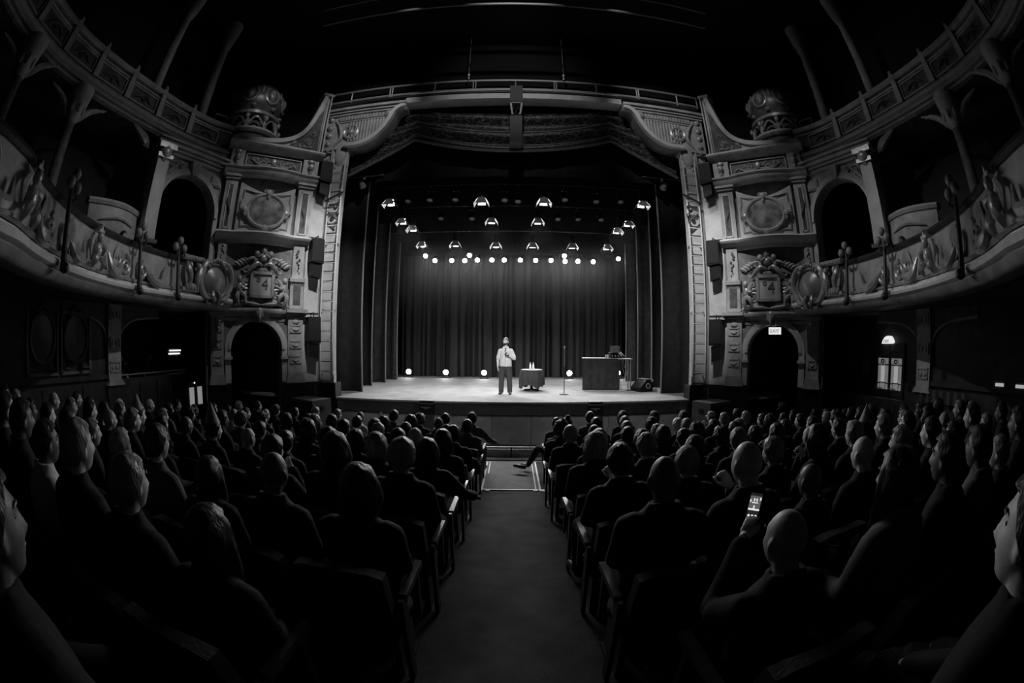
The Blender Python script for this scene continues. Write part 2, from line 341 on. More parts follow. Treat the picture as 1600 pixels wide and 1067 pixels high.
# ================================================================ splayed box towers
def TW(s):
    o = R(s)
    return lambda u, n, z: (s * (5.88 + (u + o - n) * SQ), 11.9 - (u + o + n) * SQ, z)
def bow(u): return .22 * max(0, 1 - ((u - 2.05) / .98) ** 2)
def text_mesh(name, body, size, ext):
    cu = bpy.data.curves.new('tmp', 'FONT'); cu.body = body; cu.size = size; cu.extrude = ext; cu.align_x = 'CENTER'; cu.align_y = 'CENTER'
    o = bpy.data.objects.new('tmp', cu); C.objects.link(o); dg = bpy.context.evaluated_depsgraph_get(); dg.update()
    me = bpy.data.meshes.new_from_object(o.evaluated_get(dg)); me.name = name; bpy.data.objects.remove(o); bpy.data.curves.remove(cu); return me
def tower(s):
    T = TW(s); sd = side(s)
    ol = [(-.25, 0), (1.2, 0), (1.2, 2.7)] + [(2.01 - .81 * math.cos(q), 2.7 + .8 * math.sin(q)) for q in lin(0, PI, 20)][1:-1] + [(2.82, 2.7), (2.82, 0), (3.6, 0), (3.6, 8.75), (-.25, 8.75)]
    wl = struct(MB(T).prism(ol, -.4, 0).build('wall_splay_' + sd, FIELD, smooth=False), 'ornate plaster splay wall between the stage opening and the balconies')
    MB(T).box(-.05, .52, -.02, .03, 1.72, 8.7).build('side_panel', PALE, wl, smooth=False)
    for u0, u1 in ((-.25, 1.19), (2.83, 3.6)): MB(T).box(u0, u1, -.02, .1, 0, 1.72).build('plinth', BLACK, wl, smooth=False)
    def pil(u0, u1, full):
        uc = (u0 + u1) / 2
        b = MB(T); b.box(u0, u1, 0, .14, 2.0, 3.62); b.prism([(u0 - .07, 1.72), (u1 + .07, 1.72), (u1 + .02, 1.95), (u1, 2.02), (u0, 2.02), (u0 - .02, 1.95)], 0, .2); b.build('pilaster', PLAST, wl, smooth=False)
        for z in (2.28, 2.72, 3.18):
            b = MB(T); b.box(u0 + .06, u1 - .06, .14, .17, z, z + .03); b.box(u0 + .06, u1 - .06, .14, .17, z + .2, z + .23); b.box(u0 + .06, u0 + .1, .14, .17, z, z + .23); b.box(u1 - .1, u1 - .06, .14, .17, z, z + .23); b.box(u0 + .1, u1 - .1, .12, .15, z + .03, z + .2)
            b.curl([(u0 + .12, .15, z + .12), (uc, .18, z + .07), (u1 - .12, .15, z + .13)], .03, 5, 4); b.build('tablet', PLAST, wl, smooth=False)
        b = MB(T)
        for z, d, h in ((3.6, .18, .07), (3.68, .25, .06), (3.76, .32, .1)): b.box(u0 - d * .3, u1 + d * .3, 0, d, z, z + h)
        b.ell((uc, .15, 3.5), (.12, .05, .07), 10, 6); b.build('capital', PLAST, wl, smooth=False)
        # pedestal, thin shaft with leaf drop
        if full:
            b = MB(T); b.box(u0 + .02, u1 - .02, 0, .16, 3.88, 4.68); b.build('pedestal', PLAST, wl, smooth=False)
            b = MB(T); b.box(u0 + .12, u1 - .12, .16, .175, 4.0, 4.56); b.build('pedestal_panel', DARKP, wl, smooth=False)
            b = MB(T); [b.box(u0 - .02, u1 + .02, 0, .22, z, z + .05) for z in (4.68, 4.74)]; [b.box(u0 + .04 * k, u0 + .04 * k + .022, .2, .26, 4.66, 4.7) for k in range(int((u1 - u0) / .04))]; b.build('pedestal_cap', PLAST, wl, smooth=False)
        b = MB(T); b.box(u0 + .06, u1 - .06, 0, .12, 4.8 if full else 3.88, 5.78); b.build('shaft', PLAST, wl, smooth=False)
        b = MB(T); rnd = random.Random(int(u0 * 10))
        for k in range(9):
            z = 5.65 - k * .085; r = .07 * (1 - k * .07); b.leaf(uc + rnd.uniform(-.03, .03), z, rnd.uniform(-2.6, -.6), r * 1.9, r * 1.2, .12, .04)
        b.build('leaf_drop', DARKP if full else PLAST, wl)
        b = MB(T); b.box(u0, u1, 0, .16, 5.98, 7.6); b.box(u0 - .04, u1 + .04, 0, .22, 7.6, 7.68); b.box(u0 - .08, u1 + .08, 0, .27, 7.68, 7.78); b.build('upper_pilaster', PLAST, wl, smooth=False)
        b = MB(T); b.box(u0 + .13, u1 - .13, .16, .172, 6.15, 7.42); b.curl([(uc, .18, 6.3), (uc - .05, .2, 6.6), (uc + .05, .2, 6.9), (uc, .18, 7.2)], .035, 5); b.build('pilaster_panel', DARKP, wl, smooth=False)
        b = MB(T)
        for a, c, d, e in ((u0 + .1, u0 + .14, 6.1, 7.47), (u1 - .14, u1 - .1, 6.1, 7.47), (u0 + .1, u1 - .1, 6.1, 6.14), (u0 + .1, u1 - .1, 7.43, 7.47)): b.box(a, c, .16, .185, d, e)
        b.build('panel_bead', PALE, wl, smooth=False)
        b = MB(T); b.box(u0 - .02, u1 + .02, 0, .3, 7.95, 8.58); b.build('frieze_block', PLAST, wl, smooth=False)
        b = MB(T); b.ell((uc, .34, 8.26), (.1, .1, .12), 10, 7); b.ell((uc, .31, 8.08), (.06, .07, .1), 8, 6); b.ell((uc, .31, 8.45), (.13, .06, .08), 8, 6); b.build('mask_boss', ORN, wl)
    pil(.55, 1.03, True); pil(3.06, 3.46, False)
    us = lin(1.03, 3.06, 16)
    MB(T).sweep([(0, 3.62), (.06, 3.62), (.08, 3.7), (.16, 3.72), (.2, 3.78), (.2, 3.82), (.1, 3.86), (0, 3.88)], us, lambda u: .6 * bow(u)).build('lower_cornice', PLAST, wl)
    MB(T).sweep([(0, 3.5), (.03, 3.5), (.05, 3.56), (0, 3.62)], us).build('lower_fillet', PLAST, wl)
    MB(T).sweep([(0, 5.7), (.08, 5.72), (.12, 5.8), (.16, 5.82), (.3, 5.9), (.34, 5.97), (.3, 6.02), (0, 6.03)], lin(.5, 3.55, 24), bow).build('sill_cornice', PALE, wl)
    MB(T).sweep([(0, 7.72), (.26, 7.74), (.34, 7.82), (.36, 7.9), (.42, 7.94), (.42, 7.98), (0, 8.0)], lin(.45, 3.6, 24), lambda u: .8 * bow(u)).build('upper_cornice', PLAST, wl)
    MB(T).sweep([(0, 8.52), (.3, 8.54), (.36, 8.6), (.48, 8.66), (.52, 8.72), (.5, 8.78), (0, 8.8)], lin(.42, 3.62, 24)).build('top_cornice', PLAST, wl)
    b = MB(T); b.box(1.05, 3.04, 0, .2, 8.0, 8.52); b.build('frieze', DARKP, wl, smooth=False)
    b = MB(T)
    for a, c, d, e in ((1.1, 2.98, 8.05, 8.09), (1.1, 2.98, 8.43, 8.47), (1.1, 1.14, 8.05, 8.47), (2.94, 2.98, 8.05, 8.47)): b.box(a, c, .2, .24, d, e)
    b.build('frieze_bead', PLAST, wl, smooth=False)
    b = MB(T); rnd = random.Random(3)
    for d in (-1, 1):
        b.spiral(2.04 + d * .32, 8.25, .12, 1.4, d, PI / 2, .025, .22, 5); b.spiral(2.04 + d * .62, 8.27, .09, 1.3, -d, -PI / 2, .02, .22, 5); b.curl([(2.04, .23, 8.18), (2.04 + d * .4, .26, 8.12), (2.04 + d * .8, .22, 8.3)], .03, 5)
        for k in range(5): b.leaf(2.04 + d * (.1 + .15 * k), 8.25, rnd.uniform(0, 6.3), .13, .07, .2, .03)
    b.ell((2.04, .24, 8.27), (.09, .06, .12), 8, 6); b.build('frieze_scrollwork', ORN, wl)
    # arch surround
    b = MB(T)
    for r0, r1, n1 in ((.81, .9, .1), (.9, 1.0, .06)):
        P = [(2.01 - r1 * math.cos(q), 2.7 + r1 * .985 * math.sin(q)) for q in lin(0, PI, 24)] + [(2.01 - r0 * math.cos(q), 2.7 + r0 * .985 * math.sin(q)) for q in lin(PI, 0, 24)]
        b.prism(P, -.3, n1)
    b.box(1.02, 1.2, 0, .06, 1.75, 2.7); b.box(2.82, 3.0, 0, .06, 1.75, 2.7); b.box(.99, 1.24, 0, .14, 2.42, 2.5); b.box(2.78, 3.03, 0, .14, 2.42, 2.5); b.build('archivolt', PALE, wl)
    MB(T).prism([(1.92, 3.46), (2.1, 3.46), (2.17, 3.85), (1.85, 3.85)], 0, .26).build('keystone', PLAST, wl, smooth=False)
    # sweep parapet
    cv = [(p.x, p.z) for p in catmull([(.72, 0, 11.12), (.86, 0, 10.55), (1.05, 0, 9.95), (1.3, 0, 9.52), (1.7, 0, 9.24), (2.3, 0, 9.1), (3.55, 0, 9.02)], 5)]
    MB(T).prism([(.5, 8.8), (.5, 11.12)] + cv + [(3.55, 8.8)], -.3, .1).build('sweep_parapet', PLAST, wl, smooth=False)
    b = MB(T); n = len(cv); P = []
    for i, (u, z) in enumerate(cv):
        a = cv[max(0, i - 1)]; c = cv[min(n - 1, i + 1)]; d = Vector((c[0] - a[0], c[1] - a[1])).normalized(); nx, nz = d.y, -d.x
        P += [(u, .2, z), (u + .14 * nx, .2, z + .14 * nz), (u + .14 * nx, -.35, z + .14 * nz), (u, -.35, z)]
    b.add(P, [(i * 4 + k, i * 4 + (k + 1) % 4, (i + 1) * 4 + (k + 1) % 4, (i + 1) * 4 + k) for i in range(n - 1) for k in range(4)]); b.build('sweep_coping', PALE, wl)
    MB(T).prism([(.62, 8.9), (.62, 10.6)] + [(u - .03 - .12, z - .05) for u, z in cv if z < 10.4 and u < 1.75] + [(1.6, 8.9)], .1, .12).build('sweep_panel', DARKP, wl, smooth=False)
    b = MB(T); b.box(.53, .58, .1, .17, 8.85, 11.0); b.box(.44, .48, .0, .2, 8.8, 11.1); b.build('sweep_bead', PALE, wl, smooth=False)
    b = MB(T); b.spiral(.98, 9.2, .14, 1.4, 1, 0, .03, .13, 5); b.spiral(.85, 9.55, .1, 1.3, -1, 0, .025, .13, 5); [b.leaf(.8 + .12 * k, 9.05 + .07 * (k % 3), k * 1.1, .2, .1, .12, .04) for k in range(6)]; b.build('sweep_foliage', ORN, wl)
    MB(T).box(.4, .78, -.34, .24, 11.1, 11.2).build('sweep_finial', PLAST, wl, smooth=False)
    # ------------------------------------------------ oval medallion
    m = root('oval_medallion', T(2.05, .2, 6.05), 'oval painted medallion in a moulded plaster panel on the %s splay wall' % sd, 'medallion')
    top = lambda u: 7.56 - .34 * math.cos(min(1, abs(u - 2.05) / .92) * PI / 2) ** 1.0
    uu = lin(1.14, 2.96, 18)
    MB(T).prism([(1.14, 6.04), (2.96, 6.04)] + [(u, top(u)) for u in reversed(uu)], 0, .1, f1=bow).build('backing_panel', PALE, m, smooth=False) if False else MB(T).add(
        [(u, .1 + bow(u), z) for u in uu for z in (6.04, top(u))] + [(u, 0, z) for u in uu for z in (6.04, top(u))],
        [(2 * i, 2 * i + 1, 2 * i + 3, 2 * i + 2) for i in range(18)] + [(38 + 2 * i, 2 * i, 2 * i + 2, 40 + 2 * i) for i in range(18)] + [(2 * i + 1, 39 + 2 * i, 41 + 2 * i, 2 * i + 3) for i in range(18)] + [(0, 1, 39, 38), (36, 37, 75, 74)]).build('backing_panel', PALE, m, ang=30)
    fr = [(1.3, 6.2), (1.55, 6.2), (1.6, 6.14), (2.5, 6.14), (2.55, 6.2), (2.8, 6.2), (2.8, 6.5), (2.86, 6.6), (2.86, 6.95), (2.8, 7.05), (2.8, 7.3), (2.55, 7.22), (2.05, 7.16), (1.55, 7.22), (1.3, 7.3), (1.3, 7.05), (1.24, 6.95), (1.24, 6.6), (1.3, 6.5)]
    MB(T).tube([(u, .11 + bow(u), z) for u, z in fr], .035, 6, closed=True).build('frame_moulding', PLAST, m)
    MB(T).tube([(2.05 + (u - 2.05) * .88, .11 + bow(u), 6.66 + (z - 6.66) * .86) for u, z in fr], .018, 6, closed=True).build('inner_moulding', PLAST, m)
    MB(T).tube([(2.05 + .6 * math.cos(q), .16 + bow(2.05 + .6 * math.cos(q)), 6.66 + .5 * math.sin(q)) for q in lin(0, 2 * PI, 40)[:-1]], .055, 8, closed=True).build('oval_frame', PLAST, m)
    PA = mat('painted_canvas', .26, .6, .25, 0, 1, .75, 3.2)
    MB(T).grid(lambda a, q: (2.05 + .58 * a * math.cos(2 * PI * q), .17 + .03 * (1 - a * a) + bow(2.05 + .58 * a * math.cos(2 * PI * q)), 6.66 + .48 * a * math.sin(2 * PI * q)), 6, 40).build('painting', PA, m)
    for u, z in ((2.05, 7.2), (2.05, 6.12), (1.38, 6.66), (2.72, 6.66)):
        b = MB(T); nb = .18 + bow(u); b.ell((u, nb, z), (.11, .07, .12), 10, 7); b.spiral(u - .1, z + .05, .07, 1.2, 1, 0, .025, nb - .03, 5); b.spiral(u + .1, z + .05, .07, 1.2, -1, PI, .025, nb - .03, 5); b.leaf(u, z - .05, -PI / 2, .16, .1, nb, .04); b.build('clasp', ORN if u < 2 else PLAST, m)
    # ------------------------------------------------ numbered cartouche
    c = root('numbered_cartouche', T(1.95, .1, 3.9), 'plaster cartouche with the number 4 above the arch on the %s splay wall' % sd, 'cartouche')
    b = MB(T); b.box(1.6, 2.26, .03, .22, 4.2, 4.84); b.build('tablet', PALE, c, smooth=False)
    b = MB(T)
    for a, d, e, f in ((1.55, 1.64, 4.15, 4.9), (2.22, 2.31, 4.15, 4.9), (1.55, 2.31, 4.15, 4.23), (1.55, 2.31, 4.82, 4.9)): b.box(a, d, .03, .28, e, f)
    b.build('tablet_frame', PLAST, c, smooth=False)
    o = bpy.data.objects.new('numeral', text_mesh('numeral', '\u00b04', .46, .012)); C.objects.link(o); o.parent = c
    ex = Vector((-s * SQ * -1 if s > 0 else SQ, 0, 0))
    nrm = Vector((-s * SQ, -SQ, 0)); up = Vector((0, 0, 1)); xx = up.cross(nrm)
    o.matrix_parent_inverse = Matrix.Identity(4)
    p = Vector(T(1.93, .225, 4.53)) - Vector(c.location)
    o.matrix_local = Matrix.Translation(p) @ Matrix((xx, up, nrm)).transposed().to_4x4()
    o.data.materials.append(DARKP)
    for d in (-1, 1):
        u0 = 1.93
        MB(T).curl([(u0 + d * .02, .26, 5.06), (u0 + d * .2, .3, 5.12), (u0 + d * .38, .28, 4.98), (u0 + d * .5, .22, 4.86), (u0 + d * .62, .2, 4.9)], .07, 7, 6).build('pediment_scroll', ORN, c)
        b = MB(T); b.spiral(u0 + d * .5, 4.62, .16, 1.5, d, PI / 2, .05, .12); b.spiral(u0 + d * .5, 4.3, .15, 1.5, -d, -PI / 2, .05, .12); b.curl([(u0 + d * .45, .14, 4.75), (u0 + d * .62, .2, 4.5), (u0 + d * .44, .14, 4.2)], .06); b.build('side_scroll', ORN, c)
        # seated putto
        b = MB(T); pu = u0 + d * .72
        b.ell((pu, .24, 4.66), (.085, .085, .1), 10, 8); b.ell((pu - d * .02, .2, 4.42), (.11, .11, .17), 10, 8); b.curl([(pu, .24, 4.52), (pu - d * .12, .3, 4.42), (pu - d * .25, .26, 4.5)], .045, 6); b.curl([(pu, .24, 4.32), (pu - d * .16, .36, 4.2), (pu - d * .2, .3, 3.98)], .07, 6); b.curl([(pu, .22, 4.32), (pu + d * .05, .34, 4.16), (pu - d * .02, .3, 3.94)], .07, 6)
        b.build('putto', PLAST if d * s > 0 else ORN, c)
        b = MB(T)
        for k in range(6): b.leaf(u0 + d * (.15 + .1 * k), 4.02 - .01 * k, (0 if d > 0 else PI) + d * (.4 - .12 * k), .3, .12, .1, .09)
        b.curl([(u0, .2, 3.95), (u0 + d * .35, .28, 3.98), (u0 + d * .8, .16, 4.05)], .06); b.build('base_foliage', PLAST, c)
        b = MB(T); b.ell((u0 + d * .22, .2, 5.42), (.085, .08, .095), 10, 8); b.ell((u0 + d * .24, .14, 5.24), (.1, .08, .13), 10, 8); b.curl([(u0 + d * .24, .18, 5.3), (u0 + d * .42, .24, 5.26), (u0 + d * .6, .16, 5.16)], .05, 6); b.curl([(u0 + d * .22, .2, 5.3), (u0 + d * .1, .26, 5.36), (u0, .2, 5.44)], .04, 6)
        for k in range(4): b.leaf(u0 + d * (.42 + .09 * k), 5.2 - .05 * k, (.5 if d > 0 else PI - .5), .26, .12, .04, .06)
        b.build('crest_putto', PLAST, c)
    b = MB(T); b.ell((1.93, .2, 5.5), (.09, .08, .11), 10, 8); b.ell((1.93, .18, 5.3), (.14, .09, .12), 10, 8); [b.leaf(1.93, 5.35, PI / 2 + k * .45, .3, .12, .06, .06) for k in (-2, -1, 0, 1, 2)]; b.build('crest_shell', ORN, c)
    b = MB(T); [b.leaf(1.93, 5.0, -PI / 2 + k * .5, .2, .1, .22, .05) for k in (-2, -1, 0, 1, 2)]; b.build('tablet_palmette', ORN, c)
    b = MB(T); b.ell((1.98, .3, 3.72), (.13, .1, .16), 10, 8); b.curl([(1.98, .3, 3.86), (2.0, .36, 3.66), (1.98, .28, 3.45)], .07); [b.leaf(1.98, 3.8, -PI / 2 + k * .6, .26, .12, .24, .06) for k in (-1, 0, 1)]; b.build('drop', ORN, c)
    # ------------------------------------------------ dome
    dc = T(2.92, -1.3, 0); d = root('turret_dome', (dc[0], dc[1], 8.8), 'onion shaped turret dome with arched openings above the %s splay wall' % sd, 'dome')
    d.scale = (1.06, 1.06, 1.13)
    DM = mat('dark_gilt', .16, .35, .5, .3, 20, .4, 5, metal=.3)
    cc = (dc[0], dc[1], 0)
    MB().lathe([(1.02, 8.8), (1.02, 9.3), (1.1, 9.34), (1.1, 9.42), (0, 9.42)], 32, cc).build('drum', DARKP, d)
    MB().lathe([(1.08, 9.42), (1.12, 9.45), (1.12, 9.5), (1.05, 9.52)], 32, cc).build('drum_band', PALE, d)
    MB().lathe([(.7, 9.5), (.62, 10.0)], 32, cc).build('lantern_core', DARKP, d)
    for k in range(10):
        q = 2 * PI * (k + .3) / 10; e = .09
        b = MB(); b.tube([(dc[0] + 1.02 * math.cos(q), dc[1] + 1.02 * math.sin(q), 9.5), (dc[0] + .98 * math.cos(q), dc[1] + .98 * math.sin(q), 9.85), (dc[0] + .84 * math.cos(q), dc[1] + .84 * math.sin(q), 10.05)], .06, 6); b.ell((dc[0] + 1.06 * math.cos(q), dc[1] + 1.06 * math.sin(q), 9.86), (.08, .08, .1), 8, 5); b.build('lantern_post', ORN, d)
        q2 = q + PI / 10; b = MB(); b.tube([(dc[0] + .97 * math.cos(q2 + a * .26), dc[1] + .97 * math.sin(q2 + a * .26), 9.62 + .28 * math.cos(a * 1.4)) for a in lin(-1, 1, 8)], .035, 5); b.build('lantern_arch', ORN, d)
    MB().lathe([(.82, 9.98), (1.0, 10.02), (1.02, 10.1), (.86, 10.14)], 32, cc).build('dome_cornice', ORN, d)
    MB().lathe([(.74, 10.1), (.9, 10.26), (1.03, 10.5), (1.04, 10.72), (.95, 10.98), (.75, 11.2), (.48, 11.35), (.22, 11.46), (.1, 11.6), (.06, 11.75), (0, 11.8)], 32, cc).build('dome_shell', DM, d)
    for k in range(8):
        q = 2 * PI * (k + .5) / 8
        def dp(a, z, r): return (dc[0] + r * math.cos(a), dc[1] + r * math.sin(a), z)
        b = MB(); b.tube([dp(q + .26 * math.sin(t) * (1 if True else 0), 10.72 + .3 * math.cos(t), 1.02 - .16 * max(0, math.cos(t)) ** 2) for t in lin(0, 2 * PI, 18)[:-1]], .04, 6, closed=True); b.build('dome_lobe', ORN, d)
        b = MB(); b.ell(dp(q, 10.72, .98), (.13, .13, .2), 8, 6); b.ell(dp(q + .39, 10.75, .99), (.05, .05, .24), 8, 6); b.ell(dp(q + .2, 10.3, .95), (.09, .09, .06), 8, 5); b.build('dome_boss', ORN, d)
for s in (-1, 1): tower(s)
# ================================================================ horseshoe dress circle, gallery, side walls
BR, BCY = 7.85, 7.5
def _bal():
    """front line of the balcony in plan: an arc on the stage side that straightens out behind the camera; t runs in metres, 0 at the widest point"""
    pts = [(BR * math.cos(math.radians(a)), BCY + BR * math.sin(math.radians(a))) for a in range(16, -51, -2)]
    pts += [(p.x, p.y) for p in catmull([pts[-1] + (0,), (4.62, .75, 0), (4.4, -.4, 0), (4.3, -2.5, 0), (4.3, -6.9, 0)], 5)][1:]
    t = [BR * math.radians(16)]
    for p, q in zip(pts, pts[1:]): t.append(t[-1] - math.hypot(q[0] - p[0], q[1] - p[1]))
    return pts, t
BPTS, BTT = _bal()
def BT(s):
    """(t, n, z): t metres along the balcony line (t>0 towards the stage), n towards the house centre"""
    def f(t, n, z):
        if t > BR * math.radians(-48): return (s * (BR - n) * math.cos(t / BR), BCY + (BR - n) * math.sin(t / BR), z)
        i = 0
        while i < len(BTT) - 2 and BTT[i + 1] > t: i += 1
        k = (t - BTT[i]) / (BTT[i + 1] - BTT[i]); p, q = BPTS[i], BPTS[i + 1]
        j = max(0, i - 1), min(len(BPTS) - 1, i + 2); dx, dy = BPTS[j[1]][0] - BPTS[j[0]][0], BPTS[j[1]][1] - BPTS[j[0]][1]; l = math.hypot(dx, dy)
        nx, ny = (dy / l, -dx / l) if dy / l < 0 else (-dy / l, dx / l)
        return (s * (p[0] + (q[0] - p[0]) * k + nx * n), p[1] + (q[1] - p[1]) * k + ny * n, z)
    return f
rad = math.radians
def lamp_post(s, deg, zt=4.98):
    T = BT(s); t0 = BR * rad(deg)
    l = root('globe_lamp', T(t0, .2, 3.95), 'unlit three-globe lamp post on the %s balcony front, %s' % (side(s), {-38: 'nearest the camera', -14: 'beside the middle bay', -2.5: 'beside the shield'}[deg]), 'lamp')
    b = MB(T); b.tube([(t0, .34, 3.86), (t0, .3, 4.2), (t0, .26, 4.6), (t0, .22, 4.95), (t0, .22, 5.1)], [.075, .05, .045, .04, .04], 8); b.ell((t0, .36, 3.9), (.09, .09, .08), 10, 6); b.build('post', BLACKM, l)
    b = MB(T); [b.curl([(t0, .24, 4.9), (t0 + d * .1, .3, 4.85), (t0 + d * .17, .26, 5.0)], .03) for d in (-1, 1)]; b.build('bracket', BLACKM, l)
    for dt, dz in ((-.17, 5.06), (.17, 5.06), (0, 5.22)): MB(T).ell((t0 + dt, .25, dz), (.085, .085, .1), 12, 8).build('globe', mat('unlit_frosted_globe', .3, .3, .5), l)
def dress(s):
    T = BT(s); sd = side(s)
    t = root('dress_circle_front', T(0, 0, 3.8), 'curved %s balcony front with gilded scrollwork over a pale moulding' % sd, 'balcony')
    ts = lin(BTT[-1] + .02, BR * rad(14), 90)
    MB(T).sweep([(-.1, 4.12), (.02, 4.12), (.06, 4.3), (0, 4.82), (-.12, 4.82)], ts).build('parapet', PLAST, t)
    MB(T).sweep([(-.3, 3.9), (.16, 3.9), (.22, 3.93), (.24, 3.98), (.21, 4.03), (.1, 4.04), (.1, 4.08), (.02, 4.12), (-.3, 4.12)], ts).build('base_moulding', PALEP, t)
    MB(T).sweep([(-.3, 3.74), (.02, 3.74), (.1, 3.78), (.17, 3.87), (.12, 3.88), (.12, 3.9), (-.3, 3.9)], ts).build('lower_cove', PLAST, t)
    MB(T).sweep([(-.25, 4.82), (.05, 4.82), (.08, 4.87), (.05, 4.93), (-.2, 4.97), (-.28, 4.92)], ts).build('top_rail', DARKW, t)
    MB(T).sweep([(.1, 4.1), (.14, 4.12), (.1, 4.16), (.04, 4.16)], ts).build('bead_rope', ORN, t)
    def scrollset(tc, wd, fig):
        """big end curls, a crescent on each side and a figure between"""
        for d in (-1, 1):
            b = MB(T); b.spiral(tc + d * wd * .84, 4.37, .2, 1.6, -d, PI / 2, .05, .1); b.ell((tc + d * wd * .84, .05, 4.37), (.21, .05, .21), 14, 7); b.build('end_curl', ORN, t)
            b = MB(T); b.curl([(tc + d * wd * .72, .12, 4.4), (tc + d * wd * .6, .2, 4.2), (tc + d * wd * .42, .2, 4.22), (tc + d * wd * .34, .12, 4.5)], .1, 8, 6); b.build('crescent_scroll', ORN, t)
            b = MB(T); b.curl([(tc + d * wd * .95, .1, 4.16), (tc + d * wd * .6, .14, 4.12), (tc + d * wd * .2, .1, 4.18)], .05); b.build('base_scroll', PLAST, t)
            b = MB(T); [b.leaf(tc + d * wd * (.55 + .08 * k), 4.45, PI / 2 - d * (.5 - .3 * k), .34, .1, .05, .04) for k in range(4)]; b.build('spray', PLAST, t)
        if fig:
            b = MB(T); b.ell((tc, .2, 4.66), (.08, .08, .1), 10, 8); b.ell((tc, .17, 4.44), (.11, .1, .15), 10, 8); b.curl([(tc - .05, .2, 4.34), (tc - .2, .28, 4.26), (tc - .22, .2, 4.12)], .07); b.curl([(tc + .05, .2, 4.34), (tc + .16, .28, 4.24), (tc + .14, .2, 4.1)], .07); b.curl([(tc, .2, 4.54), (tc + .17, .26, 4.5), (tc + .2, .2, 4.36)], .045); b.build('seated_figure', ORN, t)
            b = MB(T); b.prism([(tc - .12, 4.74), (tc + .12, 4.74), (tc + .1, 4.8), (tc + .05, 4.78), (tc, 4.88), (tc - .05, 4.78), (tc - .1, 4.8)], .1, .22); b.build('crown', ORN, t, smooth=False)
            b = MB(T)
            for d in (-1, 1): b.curl([(tc + d * .1, .12, 4.7), (tc + d * .26, .16, 4.52), (tc + d * .2, .14, 4.3)], .06)
            b.build('mantle', PLAST, t)
    for a0, a1 in ((-60, -38), (-38, -14)): scrollset(BR * rad((a0 + a1) / 2), BR * rad((a1 - a0) / 2) - .12, True)
    tc = BR * rad(-8.2)
    b = MB(T); b.spiral(tc - .46, 4.37, .21, 1.6, 1, PI / 2, .05, .1); b.ell((tc - .46, .05, 4.37), (.22, .05, .22), 14, 7); b.build('end_curl', ORN, t)
    b = MB(T); b.curl([(tc - .35, .12, 4.4), (tc - .1, .2, 4.2), (tc + .2, .22, 4.18), (tc + .42, .12, 4.55)], .11, 8, 6); b.build('crescent_scroll', ORN, t)
    # console figures between bay and shield
    t1 = BR * rad(2.4)
    for d in (-1, 1):
        b = MB(T); u = t1 + d * .17; b.curl([(u, .1, 4.85), (u + d * .06, .24, 4.65), (u - d * .03, .26, 4.4), (u + d * .05, .18, 4.1)], .09, 8); b.ell((u, .26, 4.72), (.07, .07, .09), 9, 7); b.build('console_figure', ORN, t)
    b = MB(T); b.sweep([(-.05, 4.86), (.2, 4.86), (.24, 4.92), (.2, 4.98), (-.05, 4.98)], lin(t1 - .4, t1 + .4, 6)); [b.ell((t1 + .08 * k, .22, 4.92), (.035, .04, .045), 6, 4) for k in range(-4, 5)]; b.build('console_cap', ORN, t)
    b = MB(T); b.box(t1 - .35, t1 + .35, 0, .2, 4.12, 4.2); [b.ell((t1 + .1 * k, .2, 4.22), (.06, .06, .1), 8, 5) for k in (-2, -1, 0, 1, 2)]; b.build('console_foot', PLAST, t)
    # big oval shield
    t2 = BR * rad(8.8); sh = root('oval_shield', T(t2, .2, 3.95), 'large polished oval shield in a scrolled frame at the stage end of the %s balcony' % sd, 'shield')
    MB(T).grid(lambda a, q: (t2 + .46 * a * math.cos(2 * PI * q), .16 + .2 * (1 - a * a), 4.44 + .42 * a * math.sin(2 * PI * q)), 8, 36).build('shield_face', mat('polished_shield', .3, .3, .6, .15, 60, .1, 4, metal=.2), sh)
    b = MB(T); b.tube([(t2 + .5 * math.cos(q), .18, 4.44 + .46 * math.sin(q)) for q in lin(0, 2 * PI, 36)[:-1]], .05, 7, closed=True); b.build('shield_rim', ORN, sh)
    for d in (-1, 1):
        b = MB(T); b.curl([(t2 + d * .1, .2, 4.98), (t2 + d * .45, .26, 4.85), (t2 + d * .62, .2, 4.45), (t2 + d * .42, .24, 4.05), (t2 + d * .18, .3, 3.98)], .09, 8); b.build('frame_scroll', ORN, sh)
        b = MB(T); b.spiral(t2 + d * .25, 3.95, .13, 1.4, d, PI / 2, .05, .22); b.curl([(t2 + d * .1, .26, 4.2), (t2 + d * .14, .34, 4.0), (t2 + d * .05, .3, 3.82)], .06); b.build('foot_scroll', ORN, sh)
    b = MB(T); [b.ell((t2 + .085 * k, .26, 4.97 - .012 * k * k), (.05, .07, .07), 8, 5) for k in range(-4, 5)]; b.build('bead_crest', ORN, sh)
    for k in (-38, -14, -2.5): lamp_post(s, k)
    # slab of the balcony, its soffit is the ceiling of the stalls
    pts = [T(t_, -.1, 0)[:2] for t_ in lin(BTT[-1] + .02, BR * rad(13), 60)]
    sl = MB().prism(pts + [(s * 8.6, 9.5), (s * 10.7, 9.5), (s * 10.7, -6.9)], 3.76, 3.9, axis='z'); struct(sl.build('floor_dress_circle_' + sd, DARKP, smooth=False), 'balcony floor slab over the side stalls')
    # raised private box behind the parapet
    bx = root('private_box', (s * 9.1, 5.85, 3.9), 'raised plaster private box front behind the %s balcony rail' % sd, 'box')
    b = MB(); b.sweep([(0, 0), (1, 0), (1, 1), (0, 1)], [0, .001]); b = MB(lambda u, n, z: (s * (9.15 - n), u, z))
    b.sweep([(0, 5.25), (.04, 5.25), (.1, 5.4), (.06, 5.9), (0, 5.9)], lin(4.9, 6.7, 10), lambda u: .3 * math.sin(PI * (u - 4.9) / 1.8)); b.build('box_front', PLAST, bx)
